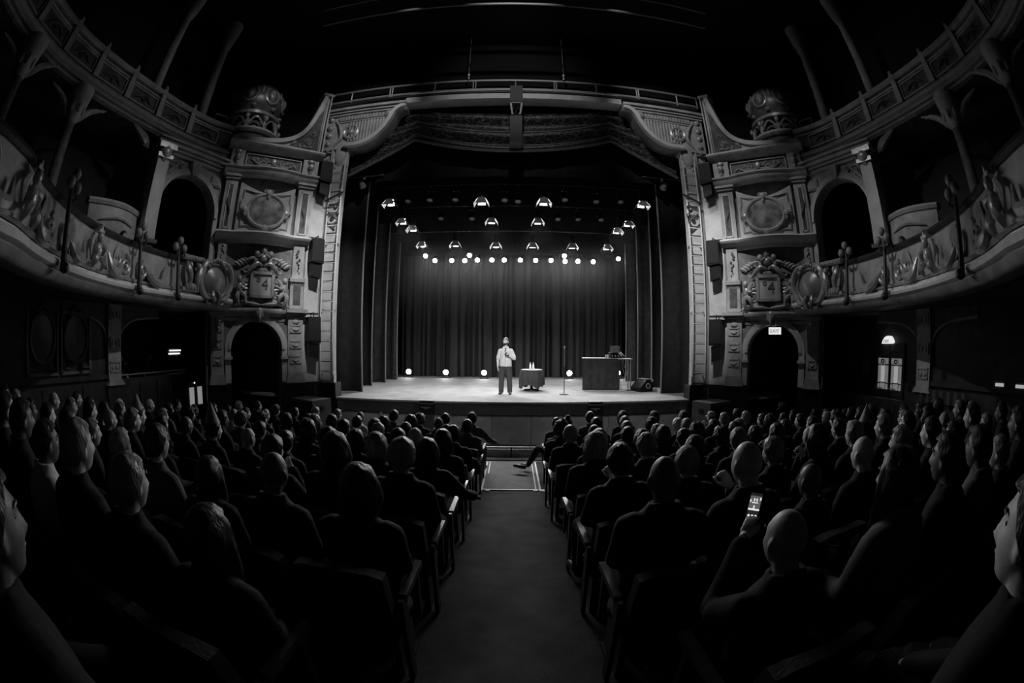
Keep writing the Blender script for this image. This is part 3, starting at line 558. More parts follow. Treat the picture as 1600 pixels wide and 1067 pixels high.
    b = MB(lambda u, n, z: (s * (9.15 - n), u, z)); b.sweep([(-.1, 5.9), (.1, 5.9), (.14, 5.97), (.1, 6.03), (-.1, 6.03)], lin(4.85, 6.75, 10), lambda u: .3 * math.sin(PI * (u - 4.9) / 1.8)); b.build('box_rail', PLAST, bx)
    b = MB(lambda u, n, z: (s * (9.15 - n), u, z)); b.sweep([(0, 5.18), (.1, 5.18), (.13, 5.25), (0, 5.28)], lin(4.85, 6.75, 10), lambda u: .3 * math.sin(PI * (u - 4.9) / 1.8)); b.box(5.0, 6.6, -.2, .1, 3.9, 5.18); b.build('box_base', DARKP, bx)
    b = MB(lambda u, n, z: (s * (9.15 - n), u, z)); b.curl([(5.2, .3, 5.55), (5.8, .42, 5.65), (6.4, .3, 5.55)], .05); b.spiral(5.8, 5.6, .14, 1.3, 1, 0, .03, .36); b.build('box_relief', PLAST, bx)
for s in (-1, 1): dress(s)
def box_wall(s):
    L = math.hypot(.65, 2.55); ux, uy = .65 / L, -2.55 / L; sd = side(s); o = .1 if s > 0 else 0
    T = lambda u, n, z: (s * (8.45 + ux * (u + o) - .97 * n), 9.35 + uy * (u + o) - .25 * n, z)
    ol = [(-.1, 3.9), (.12, 3.9), (.12, 6.35)] + [(1.15 - 1.03 * math.cos(q), 6.35 + 1.03 * math.sin(q)) for q in lin(0, PI, 20)][1:-1] + [(2.18, 6.35), (2.18, 3.9), (2.62, 3.9), (2.62, 8.3), (-.1, 8.3)]
    wl = struct(MB(T).prism(ol, -.3, 0).build('wall_box_arch_' + sd, PLAST, smooth=False), 'plaster wall with a tall round-headed box arch')
    b = MB(T)
    for r0, r1, n1 in ((1.03, 1.12, .14), (1.12, 1.22, .08)):
        b.prism([(1.15 - r1 * math.cos(q), 6.35 + r1 * math.sin(q)) for q in lin(0, PI, 24)] + [(1.15 - r0 * math.cos(q), 6.35 + r0 * math.sin(q)) for q in lin(PI, 0, 24)], -.3, n1)
    b.box(-.04, .12, 0, .1, 3.9, 6.35); b.build('archivolt', PALE, wl)
    b = MB(T); b.prism([(1.05, 7.36), (1.25, 7.36), (1.32, 7.78), (.98, 7.78)], 0, .2); b.build('keystone', PLAST, wl, smooth=False)
    b = MB(T)
    b.spiral(1.9, 7.5, .17, 1.5, 1, 0, .04, .05); b.spiral(1.62, 7.62, .09, 1.3, -1, 0, .03, .05); [b.leaf(1.95, 7.2, PI / 2 + .4 * k, .3, .1, .03, .05) for k in (-1, 0, 1)]; b.curl([(2.15, .05, 6.9), (2.05, .1, 7.3), (1.6, .08, 7.72)], .04); b.build('spandrel_scroll', ORN, wl)
    b = MB(T); b.box(.0, .42, 0, .05, 7.3, 7.62); b.box(.04, .38, .05, .07, 7.34, 7.58); b.build('spandrel_panel', PLAST, wl, smooth=False)
    for z, d, h in ((7.78, .1, .08), (7.88, .18, .06), (7.96, .26, .1), (8.08, .34, .06)): MB(T).box(-.1, 2.7, 0, d, z, z + h).build('cornice', PLAST, wl, smooth=False)
    c = root('balcony_pillar', T(2.5, .2, 3.9), 'square plaster pillar carrying the gallery beside the %s box arch' % sd, 'pillar')
    b = MB(T); b.box(2.26, 2.66, 0, .42, 5.35, 7.45); b.build('shaft', PALE, c, smooth=False)
    b = MB(T); b.box(2.2, 2.72, 0, .5, 7.45, 7.56); b.ell((2.46, .45, 7.62), (.2, .14, .18), 10, 7); b.box(2.16, 2.76, 0, .55, 7.7, 7.85); [b.leaf(2.46, 7.35, PI / 2 + k * .5, .3, .12, .4, .08) for k in (-1, 0, 1)]; b.build('capital', ORN, c)
    b = MB(T); b.box(2.2, 2.72, 0, .48, 5.25, 5.35); b.box(2.28, 2.64, 0, .4, 3.9, 5.25); b.ell((2.46, .42, 5.0), (.12, .1, .18), 10, 7); b.ell((2.46, .4, 4.7), (.16, .12, .22), 10, 7); b.build('pedestal', DARKP, c)
for s in (-1, 1): box_wall(s)
def gallery(s):
    sd = side(s); pl = [p for p in catmull([(8.42, 9.3, 0), (8.75, 8.6, 0), (8.95, 7.6, 0), (9.05, 6.2, 0), (9.05, 4.2, 0), (8.85, 2.4, 0), (8.2, .4, 0), (7.0, -1.6, 0)], 6)]
    n = len(pl); nm = []
    for i in range(n):
        d = (pl[min(n - 1, i + 1)] - pl[max(0, i - 1)]).normalized(); nm.append(Vector((d.y, -d.x, 0)))
    if nm[0].x > 0: nm = [-v for v in nm]
    cum = [0]
    for a, b_ in zip(pl, pl[1:]): cum.append(cum[-1] + (b_ - a).length)
    def T(t, q, z):
        i = 0
        while i < n - 2 and cum[i + 1] < t: i += 1
        k = (t - cum[i]) / (cum[i + 1] - cum[i]); p = pl[i].lerp(pl[i + 1], k) + nm[i].lerp(nm[i + 1], k) * q
        return (s * p.x, p.y, z)
    g = root('gallery_front', T(3, 0, 8.3), 'upper %s gallery front with dark panels and long pale mouldings' % sd, 'balcony')
    ts = cum
    MB(T).sweep([(-.2, 8.5), (.05, 8.5), (.02, 9.2), (-.2, 9.2)], ts).build('parapet', DARKP, g)
    for z, q, h, m in ((8.2, .05, .06, PLAST), (8.28, .14, .06, PLAST), (8.36, .22, .05, PALE), (8.44, .16, .06, PLAST)):
        MB(T).sweep([(-.2, z), (q - .03, z), (q, z + h * .5), (q - .02, z + h), (-.2, z + h)], ts).build('moulding', m, g)
    MB(T).sweep([(-.2, 9.2), (.1, 9.2), (.15, 9.25), (.12, 9.34), (-.2, 9.36)], ts).build('coping', PLAST, g)
    MB(T).sweep([(0, 9.08), (.06, 9.08), (.08, 9.12), (0, 9.15)], ts).build('moulding', PLAST, g)
    for k in range(7):
        t0 = .5 + 1.35 * k; b = MB(T)
        for a, c, d, e in ((t0, t0 + 1.1, 8.6, 8.63), (t0, t0 + 1.1, 9.0, 9.03), (t0, t0 + .03, 8.6, 9.03), (t0 + 1.07, t0 + 1.1, 8.6, 9.03)): b.box(a, c, .02, .08, d, e)
        b.build('panel_bead', PLAST, g, smooth=False)
        b = MB(T); b.curl([(t0 + .2, .06, 8.75), (t0 + .5, .1, 8.9), (t0 + .9, .06, 8.75)], .04); b.spiral(t0 + .55, 8.8, .12, 1.3, 1, 0, .03, .06); b.build('panel_scroll', DARKP, g)
        b = MB(T); b.ell((t0 + 1.22, .1, 9.42), (.07, .07, .09), 9, 6); b.box(t0 + 1.14, t0 + 1.3, 0, .14, 8.55, 9.36); b.build('pier_knob', PLAST, g)
    b = MB(T); [b.tube([(t0, .0, 9.36), (t0, 0, 9.62)], .012, 5) for t0 in (.3, .75)]; b.tube([(.3, 0, 9.62), (.75, 0, 9.62)], .012, 5); b.build('safety_bar', STEEL, g)
    for t0, nmz in ((1.1, 'nearest the stage'), (3.2, 'second from the stage')):
        p = T(t0, -.4, 0); c = root('gallery_column', (p[0], p[1], 9.3), 'tall ceiling column on the %s gallery, %s' % (sd, nmz), 'column')
        MB().lathe([(.2, 9.2), (.2, 9.5), (.17, 9.6), (.15, 12.2), (.2, 12.3), (.28, 12.7), (.34, 13.3)], 16, (p[0], p[1], 0)).build('shaft', PLAST, c)
        MB().lathe([(.24, 9.3), (.26, 9.4), (.2, 9.5)], 16, (p[0], p[1], 0)).build('base', PLAST, c)
    pts = [(s * p.x, p.y) for p in pl]
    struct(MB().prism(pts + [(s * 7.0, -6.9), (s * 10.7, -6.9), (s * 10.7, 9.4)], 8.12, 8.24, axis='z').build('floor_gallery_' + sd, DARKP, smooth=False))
    for x, y, nmz in ((8.95, 3.5, 'midway along the rail'), (8.3, 1.3, 'nearest the camera')):
        c = root('balcony_column', (s * x, y, 3.9), 'dim round column under the %s gallery, %s' % (sd, nmz), 'column')
        MB().lathe([(.19, 3.9), (.19, 5.4), (.16, 5.5), (.14, 7.4)], 16, (s * x, y, 0)).build('shaft', DARKP, c)
        b = MB(); b.lathe([(.15, 7.3), (.26, 7.5), (.3, 7.7), (.36, 8.12)], 16, (s * x, y, 0)); [b.ell((s * x + .27 * math.cos(q), y + .27 * math.sin(q), 7.6), (.07, .07, .12), 7, 5) for q in lin(0, 2 * PI, 8)[:-1]]; b.build('capital', PLAST, c)
        b = MB(); [b.curl([(s * x, y + d * .2, 7.4), (s * x, y + d * .5, 7.75), (s * x, y + d * 1.0, 7.95)], .08) for d in (-1, 1)]; b.build('bracket_scroll', PLAST, c)
    b = root('soffit_bracket', (s * 9.0, 6.1, 7.9), 'scrolled plaster bracket under the %s gallery beside the pillar' % sd, 'bracket')
    m = MB(lambda u, q, z: (s * (9.14 - q), u, z)); m.curl([(6.5, 0, 7.74), (6.15, .1, 7.9), (5.7, .05, 8.12)], .12); m.spiral(6.3, 7.8, .14, 1.3, 1, 0, .04, .05); m.build('scroll', ORN, b)
for s in (-1, 1): gallery(s)
# ---------------------------------------------------------------- side stalls under the balcony
def under(s):
    sd = side(s); oy = -.5 if s > 0 else 0; zt = 1.62 if s > 0 else 2.02
    T = lambda u, n, z: (s * (9.25 - n), u + oy, z)
    p = root('stalls_pillar', (s * 9.25, 6.3 + oy, 0), 'banded plaster pillar under the %s balcony' % sd, 'pillar')
    b = MB(T); b.box(6.05, 6.5, -.3, .12, 2.0, 3.76); b.prism([(5.98, 1.9), (6.57, 1.9), (6.5, 2.02), (6.05, 2.02)], -.3, .18); b.build('shaft', PLAST, p, smooth=False)
    b = MB(T); b.box(6.0, 6.55, -.3, .1, .6, 1.9); b.build('plinth', DARKW, p, smooth=False)
    for z in (2.2, 2.75, 3.4):
        b = MB(T)
        for a, c, d, e in ((6.1, 6.45, z, z + .03), (6.1, 6.45, z + .22, z + .25), (6.1, 6.13, z, z + .25), (6.42, 6.45, z, z + .25)): b.box(a, c, .12, .15, d, e)
        b.ell((6.2, .13, z + .12), (.06, .04, .07), 8, 5); b.ell((6.35, .13, z + .12), (.06, .04, .07), 8, 5); b.build('band_tablet', PLAST, p, smooth=False)
    for d, nm in ((1, 'stage'), (-1, 'rear')):
        e = 6.5 if d > 0 else 6.05
        a = root('spandrel_bracket', (s * 9.2, e + oy + d * .5, 3.2), 'curved %s-side bracket spreading from the %s stalls pillar to the balcony' % (nm, sd), 'bracket')
        cv = [(q.x, q.z) for q in catmull([(e, 0, 2.95), (e + d * .12, 0, 3.2), (e + d * .5, 0, 3.42), (e + d * 1.15, 0, 3.5), (e + d * 1.5, 0, 3.52)], 5)]
        MB(T).prism(cv + [(e + d * 1.5, 3.76), (e, 3.76)], -.2, .02).build('web', DARKP, a, smooth=False)
        MB(T).tube([(u, .03, z) for u, z in cv], .035, 6).build('rim', PLAST, a)
    # box front with rail between pillar and splay wall
    w2 = MB(T); w2.box(6.5, 9.3, -.12, 0, .6, zt); w2 = struct(w2.build('wall_box_front_' + sd, DARKW, smooth=False), 'dark timber box front at the side of the stalls')
    for i in range(4): MB(T).box(6.58 + .68 * i, 7.18 + .68 * i, 0, .03, 1.05, zt - .12).build('panel', DARKW, w2, smooth=False)
    r = s < 0 and root('box_rail', (s * 9.2, 7.9, 2.02), 'slim metal hand rail on the %s side box front' % sd, 'rail')
    if r: MB(T).tube([(6.5, -.05, 2.1), (9.3, -.05, 2.1)], .022, 6).build('bar', STEEL, r)
    for u in (6.6, 7.5, 8.4, 9.2) if r else (): MB(T).tube([(u, -.05, 2.0), (u, -.05, 2.1)], .015, 5).build('post', STEEL, r)
    # floor of the box
    struct(MB().box(s * 9.37, s * 10.6, 6.5, 9.3, 1.22, 1.3).build('floor_box_' + sd, DARKW, smooth=False))
    # panelled wall nearer the camera
    wp = MB(T); wp.box(-6.9, 6.05, -.2, 0, 0, 3.78); wp = struct(wp.build('wall_stalls_' + sd, DARKW, smooth=False), 'dark panelled stalls wall')
    b = MB(T); b.box(-6.9, 6.05, 0, .08, 2.06, 2.16); b.build('dado_rail', DARKW, wp, smooth=False)
    for i in range(6): MB(T).box(5.2 - 1.3 * i, 6.3 - 1.3 * i - .3, 0, .04, 1.3, 1.95).build('panel', DARKW, wp, smooth=False)
    WOODL = mat('worn_wood', .12, .45, .3, .3, 12, .3, 3)
    if s < 0:
        for uc, nm in ((5.0, 'nearer the stage'), (3.95, 'farther from the stage')):
            g = root('oval_glass_panel', (s * 9.2, uc, 2.3), 'wooden screen with an oval glass light on the left stalls wall, %s' % nm, 'panel')
            b = MB(T); b.tube([(uc + .38 * math.cos(q), .05, 2.98 + .5 * math.sin(q)) for q in lin(0, 2 * PI, 32)[:-1]], .04, 6, closed=True); b.build('oval_frame', WOODL, g)
            MB(T).grid(lambda a, q: (uc + .37 * a * math.cos(2 * PI * q), .03 + .01 * (1 - a), 2.98 + .49 * a * math.sin(2 * PI * q)), 2, 32).build('glass', mat('dim_glass', .05, .2, .5), g)
            for d in (-1, 1):
                b = MB(T); b.box(uc + d * .46 - .025, uc + d * .46 + .025, 0, .07, 2.25, 3.5); b.build('stile', WOODL, g, smooth=False)
                b = MB(T); b.tube([(uc + d * .44, .05, 2.35), (uc + d * .2, .05, 2.35), (uc + d * .2, .05, 2.5), (uc + d * .42, .05, 2.66)], .022, 5, closed=True); b.build('corner_light', WOODL, g)
            b = MB(T); b.box(uc - .48, uc + .48, 0, .07, 2.22, 2.28); b.build('rail', WOODL, g, smooth=False)
            b = MB(T); b.curl([(uc + .3, .06, 3.45), (uc, .1, 3.62), (uc - .3, .06, 3.45)], .05); b.build('crest', WOODL, g)
for s in (-1, 1): under(s)
# left: lit lobby glazing behind the box, lamp fittings
LOB = emis('dim_lit_glass', .22); GLOW = emis('lit_fitting', 1.6)
t = root('lobby_window', (-9.3, 9.9, 1.0), 'three narrow lit panes behind the left box, low beside the arch pillar', 'window')
for k, (y, w) in enumerate(((9.25, .05), (9.55, .12), (9.95, .12))): MB().box(-9.42, -9.38, y, y + w * 1.6, 1.02, 1.55).build('pane', LOB, t, smooth=False)
MB().box(-9.6, -9.43, 9.1, 10.4, .8, 1.7).build('frame', BLACK, t, smooth=False)
b = MB(); [b.ell((-9.4, y, 1.68), (.025, .025, .025), 6, 4) for y in (9.4, 9.8)]; b.build('bulb', GLOW, t)
t = root('wall_light', (-9.7, 9.3, 2.5), 'small slatted wall light in the left box beside the arch pillar', 'lamp')
for z, y0 in ((2.62, 9.12), (2.53, 9.08)): MB().box(-9.9, -9.85, y0, y0 + .5, z, z + .035).build('tube', GLOW, t, smooth=False)
MB().box(-9.95, -9.9, 9.05, 9.65, 2.48, 2.7).build('backplate', BLACKM, t, smooth=False)
# right: stained glass doors, exit signs, lights
XD = 9.95
dr = root('door_1', (XD, 7.7, 1.3), 'pair of dark doors with leaded glass lit from behind in the right side wall', 'door')
struct(dr)
T = lambda u, n, z: (XD - n, u, z)
MB(T).box(6.5, 9.4, -.3, -.1, 1.2, 3.76).build('wall_door_bay', DARKW, dr, smooth=False)
GA, GB = mat('leaded_glass_dim', .3, .3, .3, emit=.13), mat('leaded_glass_clear', .3, .3, .3, emit=.3)
for u0 in (7.12, 7.66):
    lf = MB(T); lf.box(u0 - .07, u0 + .5, -.1, -.02, 1.3, 3.0); lf = lf.build('door', DARKW, dr, smooth=False)
    w_ = .41; zb, zt = 1.77, 2.6
    q = lambda a, z: (u0 + .01 + a * w_, z)
    for o, m in (([q(.34, zb + .19), q(.72, zb + .19), q(.72, zt - .2), q(.34, zt - .2)], GB), ([q(.3, zt - .17), q(.76, zt - .17), q(.66, zt), q(.4, zt)], GA), ([q(.3, zb), q(.74, zb), q(.78, zb + .16), q(.26, zb + .16)], GA),
                 ([q(0, zb + .17), q(.28, zb + .19), q(.28, zt - .19), q(0, zt - .2)], GA), ([q(.78, zb + .19), q(1, zb + .17), q(1, zt - .2), q(.78, zt - .19)], GA), ([q(0, zt - .16), q(.2, zt - .16), q(.34, zt), q(0, zt)], GA), ([q(.84, zt - .16), q(1, zt - .16), q(1, zt), q(.72, zt)], GA), ([q(0, zb), q(.22, zb), q(.18, zb + .14), q(0, zb + .14)], GA), ([q(.84, zb), q(1, zb), q(1, zb + .14), q(.86, zb + .14)], GA)):
        MB(T).prism(o, -.03, .0).build('pane', m, lf, smooth=False)
    b = MB(T); b.tube([(u0 + .01 + w_ * .53 + .05 * math.cos(a), .01, zt - .09 + .05 * math.sin(a)) for a in lin(0, 2 * PI, 12)[:-1]], .02, 5, closed=True); b.build('lead_ring', BLACK, lf)
    b = MB(T); b.tube([(u0 + .47, .02, 1.78), (u0 + .47, .05, 1.8), (u0 + .2, .05, 1.8), (u0 + .2, .02, 1.78)], .015, 6); b.build('push_bar', STEEL, lf)
def text(parent, body, size, loc, nrm, m, ext=.004, name='lettering'):
    o = bpy.data.objects.new(name, text_mesh(name, body, size, ext)); o.data.materials.append(m); C.objects.link(o); o.parent = parent
    nrm = Vector(nrm).normalized(); up = Vector((0, 0, 1)); xx = up.cross(nrm)
    o.matrix_local = Matrix.Translation(Vector(loc) - root_loc(parent)) @ Matrix((xx, up, nrm)).transposed().to_4x4(); return o
SIGN = emis('lit_sign_face', .8)
t = root('exit_sign', (XD - .3, 7.62, 3.0), 'small lit fan-shaped exit sign above the leaded glass doors', 'sign')
MB(T).prism([(7.48, 2.98), (7.86, 2.98), (7.83, 3.06), (7.75, 3.15), (7.63, 3.19), (7.56, 3.16), (7.5, 3.07)], -.1, .12).build('face', SIGN, t, smooth=False)
text(t, 'EXIT', .11, (XD - .125, 7.67, 3.04), (-1, 0, 0), BLACK)
T2 = TW(1)
t = root('exit_sign', T2(2.05, .12, 3.35), 'small lit rectangular exit sign at the crown of the right splay arch', 'sign')
MB(T2).box(1.88, 2.26, .03, .1, 3.22, 3.42).build('case', SIGN, t, smooth=False); text(t, 'EXIT', .14, T2(2.07, .105, 3.31), (-SQ, -SQ, 0), mat('grey_letter', .2, .5, .3))
t = root('notice_board', (9.9, 8.9, 1.8), 'tall dim notice panel on the wall between the arch and the leaded doors', 'notice')
MB(T).box(8.55, 8.85, -.1, -.06, 2.1, 2.5).build('board', mat('dim_paper', .16, .6, .2), t, smooth=False); MB(T).box(8.52, 8.9, -.1, -.08, 2.5, 2.95).build('upper_sheet', mat('dim_paper2', .06, .6, .2), t, smooth=False)
for y, nm in ((3.35, 'nearer the stage'), (2.75, 'nearer the camera')):
    t = root('wall_light', (9.1, y, 2.2), 'short strip wall light on the right stalls wall, %s' % nm, 'lamp')
    MB().box(9.15, 9.2, y - .12, y + .12, 2.19, 2.25).build('tube', emis('dim_fitting', .35), t, smooth=False); MB().box(9.2, 9.24, y - .14, y + .14, 2.15, 2.29).build('backplate', BLACKM, t, smooth=False)
t = root('side_drape', (9.1, 4.9, 1.5), 'short pleated drape hanging along the right stalls wall', 'drape')
MB().grid(lambda a, z: (9.12 - .05 * math.sin(a * 40), 4.3 + 1.5 * a, 1.98 - .28 * z), 60, 3).build('cloth', mat('dim_drape', .09, .8, .2, .3, 30), t)
# front of house bar under the ceiling
for k, (y, z, nm) in enumerate(((8.72, 12.2, 'lower'), (8.4, 12.62, 'upper'))):
    t = root('lighting_bar', (0, y, z), '%s long pale lighting pipe across the auditorium ceiling' % nm, 'pipe')
    MB().tube([(-5.6, y, z), (5.6, y, z)], .04, 8).build('pipe', PIPE, t)
    for x in (-4.5, -1.5, 1.5, 4.5): MB().tube([(x, y, z), (x, y, 13.3)], .012, 5).build('hanger', BLACKM, t)
# ================================================================ rigging on the proscenium
LADP = mat('pale_ladder_paint', .6, .5, .3)
def ladder(s):
    o = .06 if s > 0 else 0
    t = root('wall_ladder', (s * 5.49, 11.7, 1.95), 'tall pale steel ladder fixed to the %s stage pier' % side(s), 'ladder')
    for x in (5.70, 5.28): MB().tube([(s * (x + o), 11.7, 1.95), (s * (x + o), 11.7, 8.72)], .025, 6).build('rail', LADP, t)
    me = MB().tube([(-.2, 0, 0), (.2, 0, 0)], .016, 6).mesh('rung', LADP)
    for i in range(23):
        r = bpy.data.objects.new('rung', me); C.objects.link(r); r.parent = t; r.location = (s * (.005 + o), 0, .12 + .292 * i)
    for z in (2.0, 3.9, 5.9, 8.5):
        for x in (5.28, 5.70): MB().box(s * (x - .015 + o), s * (x + .015 + o), 11.7, 11.92, z, z + .03).build('wall_bracket', LADP, t, smooth=False)
    p = root('conduit_pipe', (s * 5.8, 11.84, 1.8), 'thin pale conduit pipe up the outer edge of the %s stage pier' % side(s), 'pipe')
    MB().tube([(s * (5.8 + o), 11.84, 1.72), (s * (5.8 + o), 11.84, 9.0)], .022, 6).build('pipe', LADP, p)
    a = root('boom_rig', (s * 5.6, 11.6, 7.2), 'dark clutter of boom arms and clamps near the top of the %s ladder' % side(s), 'rigging')
    MB().tube([(s * 5.8, 11.62, 7.25), (s * 5.2, 11.62, 7.5)], .035, 6).build('arm', BLACKM, a); MB().tube([(s * 5.65, 11.62, 6.9), (s * 5.3, 11.62, 6.6)], .03, 6).build('arm', BLACKM, a)
    b = MB(); b.box(s * 5.3, s * 5.65, 11.6, 11.68, 7.08, 7.14); b.ell((s * 5.4, 11.6, 7.0), (.07, .07, .09), 8, 6); b.ell((s * 5.3, 11.6, 6.8), (.06, .06, .09), 8, 6); b.build('clamp', BLACKM, a)
for s in (-1, 1): ladder(s)
for s in (-1, 1):
    T = TW(s)
    for z0, h, nm in ((7.42, 1.1, 'uppermost'), (4.82, 1.15, 'middle'), (2.45, 1.2, 'lowest')):
        t = root('column_loudspeaker', T(.27, .3, z0), '%s black loudspeaker hung on the pale panel beside the %s ladder' % (nm, side(s)), 'loudspeaker')
        MB(T).prism([(.06, z0 + h * .36), (.47, z0 + h * .4), (.47, z0 + h), (.08, z0 + h)], .1, .48).build('cabinet', BLACK, t, smooth=False)
        MB(T).prism([(.14, z0 - .03), (.42, z0 + .05), (.42, z0 + h * .36), (.12, z0 + h * .34)], .14, .42).build('lower_cabinet', BLACK, t, smooth=False)
        MB(T).box(.1, .45, .48, .49, z0 + h * .42, z0 + h * .97).build('grille', mat('speaker_grille', .02, .7, .3, .5, 120), t, smooth=False)
        b = MB(T); b.tube([(.27, .05, z0 + h + .12), (.27, .35, z0 + h + .12), (.27, .35, z0 + h)], .02, 6); b.box(-.05, .5, .02, .05, z0 + h + .1, z0 + h + .14); b.build('bracket', BLACKM, t)
# side cabinets on the floor by the stage
for s in (-1, 1):
    t = root('floor_subwoofer', (s * 5.8, 11.2, 0), 'big black loudspeaker cabinet on the floor at the %s end of the stage' % side(s), 'loudspeaker')
    M = Matrix.Translation((s * 5.78, 11.15, 0)) @ Matrix.Rotation(s * .35, 4, 'Z')
    MB().box(-.48, .48, -.38, .38, 0, 1.3, M).build('cabinet', mat('cabinet_paint', .12, .45, .35, .3, 60), t, smooth=False)
    MB().box(-.44, .44, -.4, -.38, .05, 1.22, M).build('grille', mat('speaker_grille', .02, .7, .3, .5, 120), t, smooth=False)
    b = MB(); b.box(-s * .5, -s * .48, -.08, .08, 1.0, 1.12, M); b.build('handle', BLACKM, t, smooth=False)
    q = root('folded_sheets', (s * 6.1, 11.75, 1.0), 'pale folded sheets tucked behind the %s floor loudspeaker' % side(s), 'paper')
    b = MB(); b.box(s * 5.9, s * 6.0, 11.72, 11.76, 1.3, 1.6); b.box(s * 6.06, s * 6.12, 11.7, 11.74, 1.3, 1.55, None); b.build('sheet', mat('dim_sheet', .2, .6, .2), q, smooth=False)
for x, nm in ((-2.41, 'left'), (2.38, 'right')):
    t = root('front_fill_speaker', (x, 11.8, .9), 'small black front fill loudspeaker on the stage front, %s of the aisle' % nm, 'loudspeaker')
    MB().prism([(11.72, .9), (11.95, .9), (11.95, 1.28), (11.8, 1.28), (11.72, 1.2)], x - .2, x + .2, axis='x').build('cabinet', BLACK, t, smooth=False)
    MB().box(x - .2, x + .2, 11.72, 11.84, 1.275, 1.3).build('top_plate', mat('pale_plate', .45, .5, .3), t, smooth=False)
    b = MB(); b.box(x - .14, x + .12, 11.7, 11.72, 1.08, 1.1); b.box(x - .05, x + .03, 11.7, 11.72, 1.04, 1.06); b.build('badge', mat('mid_metal', .2, .4, .5), t, smooth=False)
t = root('rod_stand', (-3.6, 10.9, 0), 'thin upright rod standing before the stage front left of the aisle', 'stand')
MB().tube([(-3.62, 11.3, .02), (-3.62, 11.3, .98)], .02, 6).build('rod', STEEL, t); MB().lathe([(0, 0), (.14, 0), (.14, .03), (0, .03)], 16, (-3.62, 11.3, 0)).build('base', BLACKM, t)
# ================================================================ stage cloths
def cloth(name, label, x0, x1, y, z0, z1, amp, pitch, m, seed, group=None, edge_roll=.0):
    rnd = random.Random(seed); n = max(8, int(abs(x1 - x0) / pitch * 8)); ph = [rnd.uniform(0, 6.28) for _ in range(4)]
    def fn(a, t):
        x = x0 + (x1 - x0) * a; q = x / pitch * 2 * PI
        f = math.sin(q + .9 * math.sin(q * .23 + ph[0]) * 1.6 + ph[1]); f = (abs(f) ** .7) * (1 if f > 0 else -1)
        g = .45 * math.sin(q * .37 + ph[2]) + .25 * math.sin(q * 2.3 + ph[3])
        return (x + .02 * math.sin(t * 5 + q * .11), y - amp * (.75 * f + .5 * g) * (1 + .25 * t), z1 + (z0 - z1) * t + edge_roll * math.sin(q * .5))
    t = root(name, ((x0 + x1) / 2, y, z0), label, 'curtain', group)
    MB().grid(fn, n, 12).build('cloth', m, t, ang=180)
    if name == 'leg_curtain': MB().tube([fn(0, q) for q in lin(0, 1, 12)], .028, 6).build('edge_roll', mat('lit_edge_tone', .3, .7, .3), t)  # added pale tube stands in for light catching the curtain edge
    return t
def backdrop():
    rnd = random.Random(12); gr = []; x = -5.4
    while x < 5.4: gr.append((x, rnd.uniform(.03, .07), rnd.uniform(.14, .3), rnd.uniform(-.05, .05))); x += rnd.choice((.14, .2, .28, .36, .5))
    def fn(a, t):
        x = -5.3 + 10.6 * a; d = 0
        for g, w_, dp, ln in gr:
            u = x - g - ln * (t - .5)
            if abs(u) < .2: d += dp * (.75 + .35 * t) * math.exp(-(u / w_) ** 2)
        return (x, 20.1 + d + .05 * math.sin(x * 3.1 + 1) + .03 * math.sin(x * 7.7), 8.2 + (1.28 - 8.2) * t)
    t = root('backdrop_curtain', (0, 20.2, 1.28), 'tall grey pleated backdrop curtain across the rear of the stage', 'curtain')
    MB().grid(fn, 620, 8).build('cloth', BACKC, t, ang=180)
backdrop()
for s in (-1, 1):
    for k, (y, x) in enumerate(((13.4, 4.95), (15.3, 5.22), (16.7, 5.1), (18.0, 4.98))):
        cloth('leg_curtain', '%s black leg curtain from the audience on the %s side of the stage' % (('first', 'second', 'third', 'fourth')[k], side(s)), s * x, s * 8.8, y, 1.275, 13.3, .05 if k == 0 else .07, .5 if k else .8, VELVET if k < 2 else mat('charcoal_velvet', .06, .85, .15, .3, 60, .25, 5), 11 + k + (s > 0) * 7)
for k, (y, z) in enumerate(((13.0, 8.3), (14.5, 8.0), (16.0, 7.65), (17.5, 7.2), (18.9, 6.86))):
    t = cloth('border_curtain', '%s black border cloth from the audience hanging over the stage' % ('first', 'second', 'third', 'fourth', 'rearmost')[k], -8.8, 8.8, y, z, 13.3, .03, .9, VELVET, 31 + k)
# ornate swagged pelmet
PEL = mat('brocade', .03, .4, .5, .8, 26)
def _brocade():
    nt = PEL.node_tree; N = nt.nodes; bs = N['Principled BSDF']; tc = N.new('ShaderNodeTexCoord')
    mp = N.new('ShaderNodeMapping'); mp.inputs['Scale'].default_value = (2.6, 2.6, 5.5); nt.links.new(tc.outputs['Object'], mp.inputs[0])
    nz = N.new('ShaderNodeTexNoise'); nz.inputs['Scale'].default_value = 2.0; nt.links.new(mp.outputs[0], nz.inputs['Vector'])
    mx = N.new('ShaderNodeMixRGB'); mx.inputs[0].default_value = .35; nt.links.new(mp.outputs[0], mx.inputs[1]); nt.links.new(nz.outputs['Color'], mx.inputs[2])
    vo = N.new('ShaderNodeTexVoronoi'); vo.feature = 'DISTANCE_TO_EDGE'; vo.inputs['Scale'].default_value = 2.2; nt.links.new(mx.outputs[0], vo.inputs['Vector'])
    r = N.new('ShaderNodeMapRange'); r.inputs[1].default_value = .0; r.inputs[2].default_value = .06; r.inputs[3].default_value = .13; r.inputs[4].default_value = .01; nt.links.new(vo.outputs['Distance'], r.inputs[0])  # pale lattice: woven pattern with its sparkle put into the colour
    cc = N.new('ShaderNodeCombineColor'); [nt.links.new(r.outputs[0], cc.inputs[i]) for i in range(3)]; nt.links.new(cc.outputs[0], bs.inputs['Base Color'])
_brocade()
t = root('swagged_pelmet', (0, 12.5, 9.0), 'dark swagged brocade pelmet hanging inside the top of the stage opening', 'curtain')
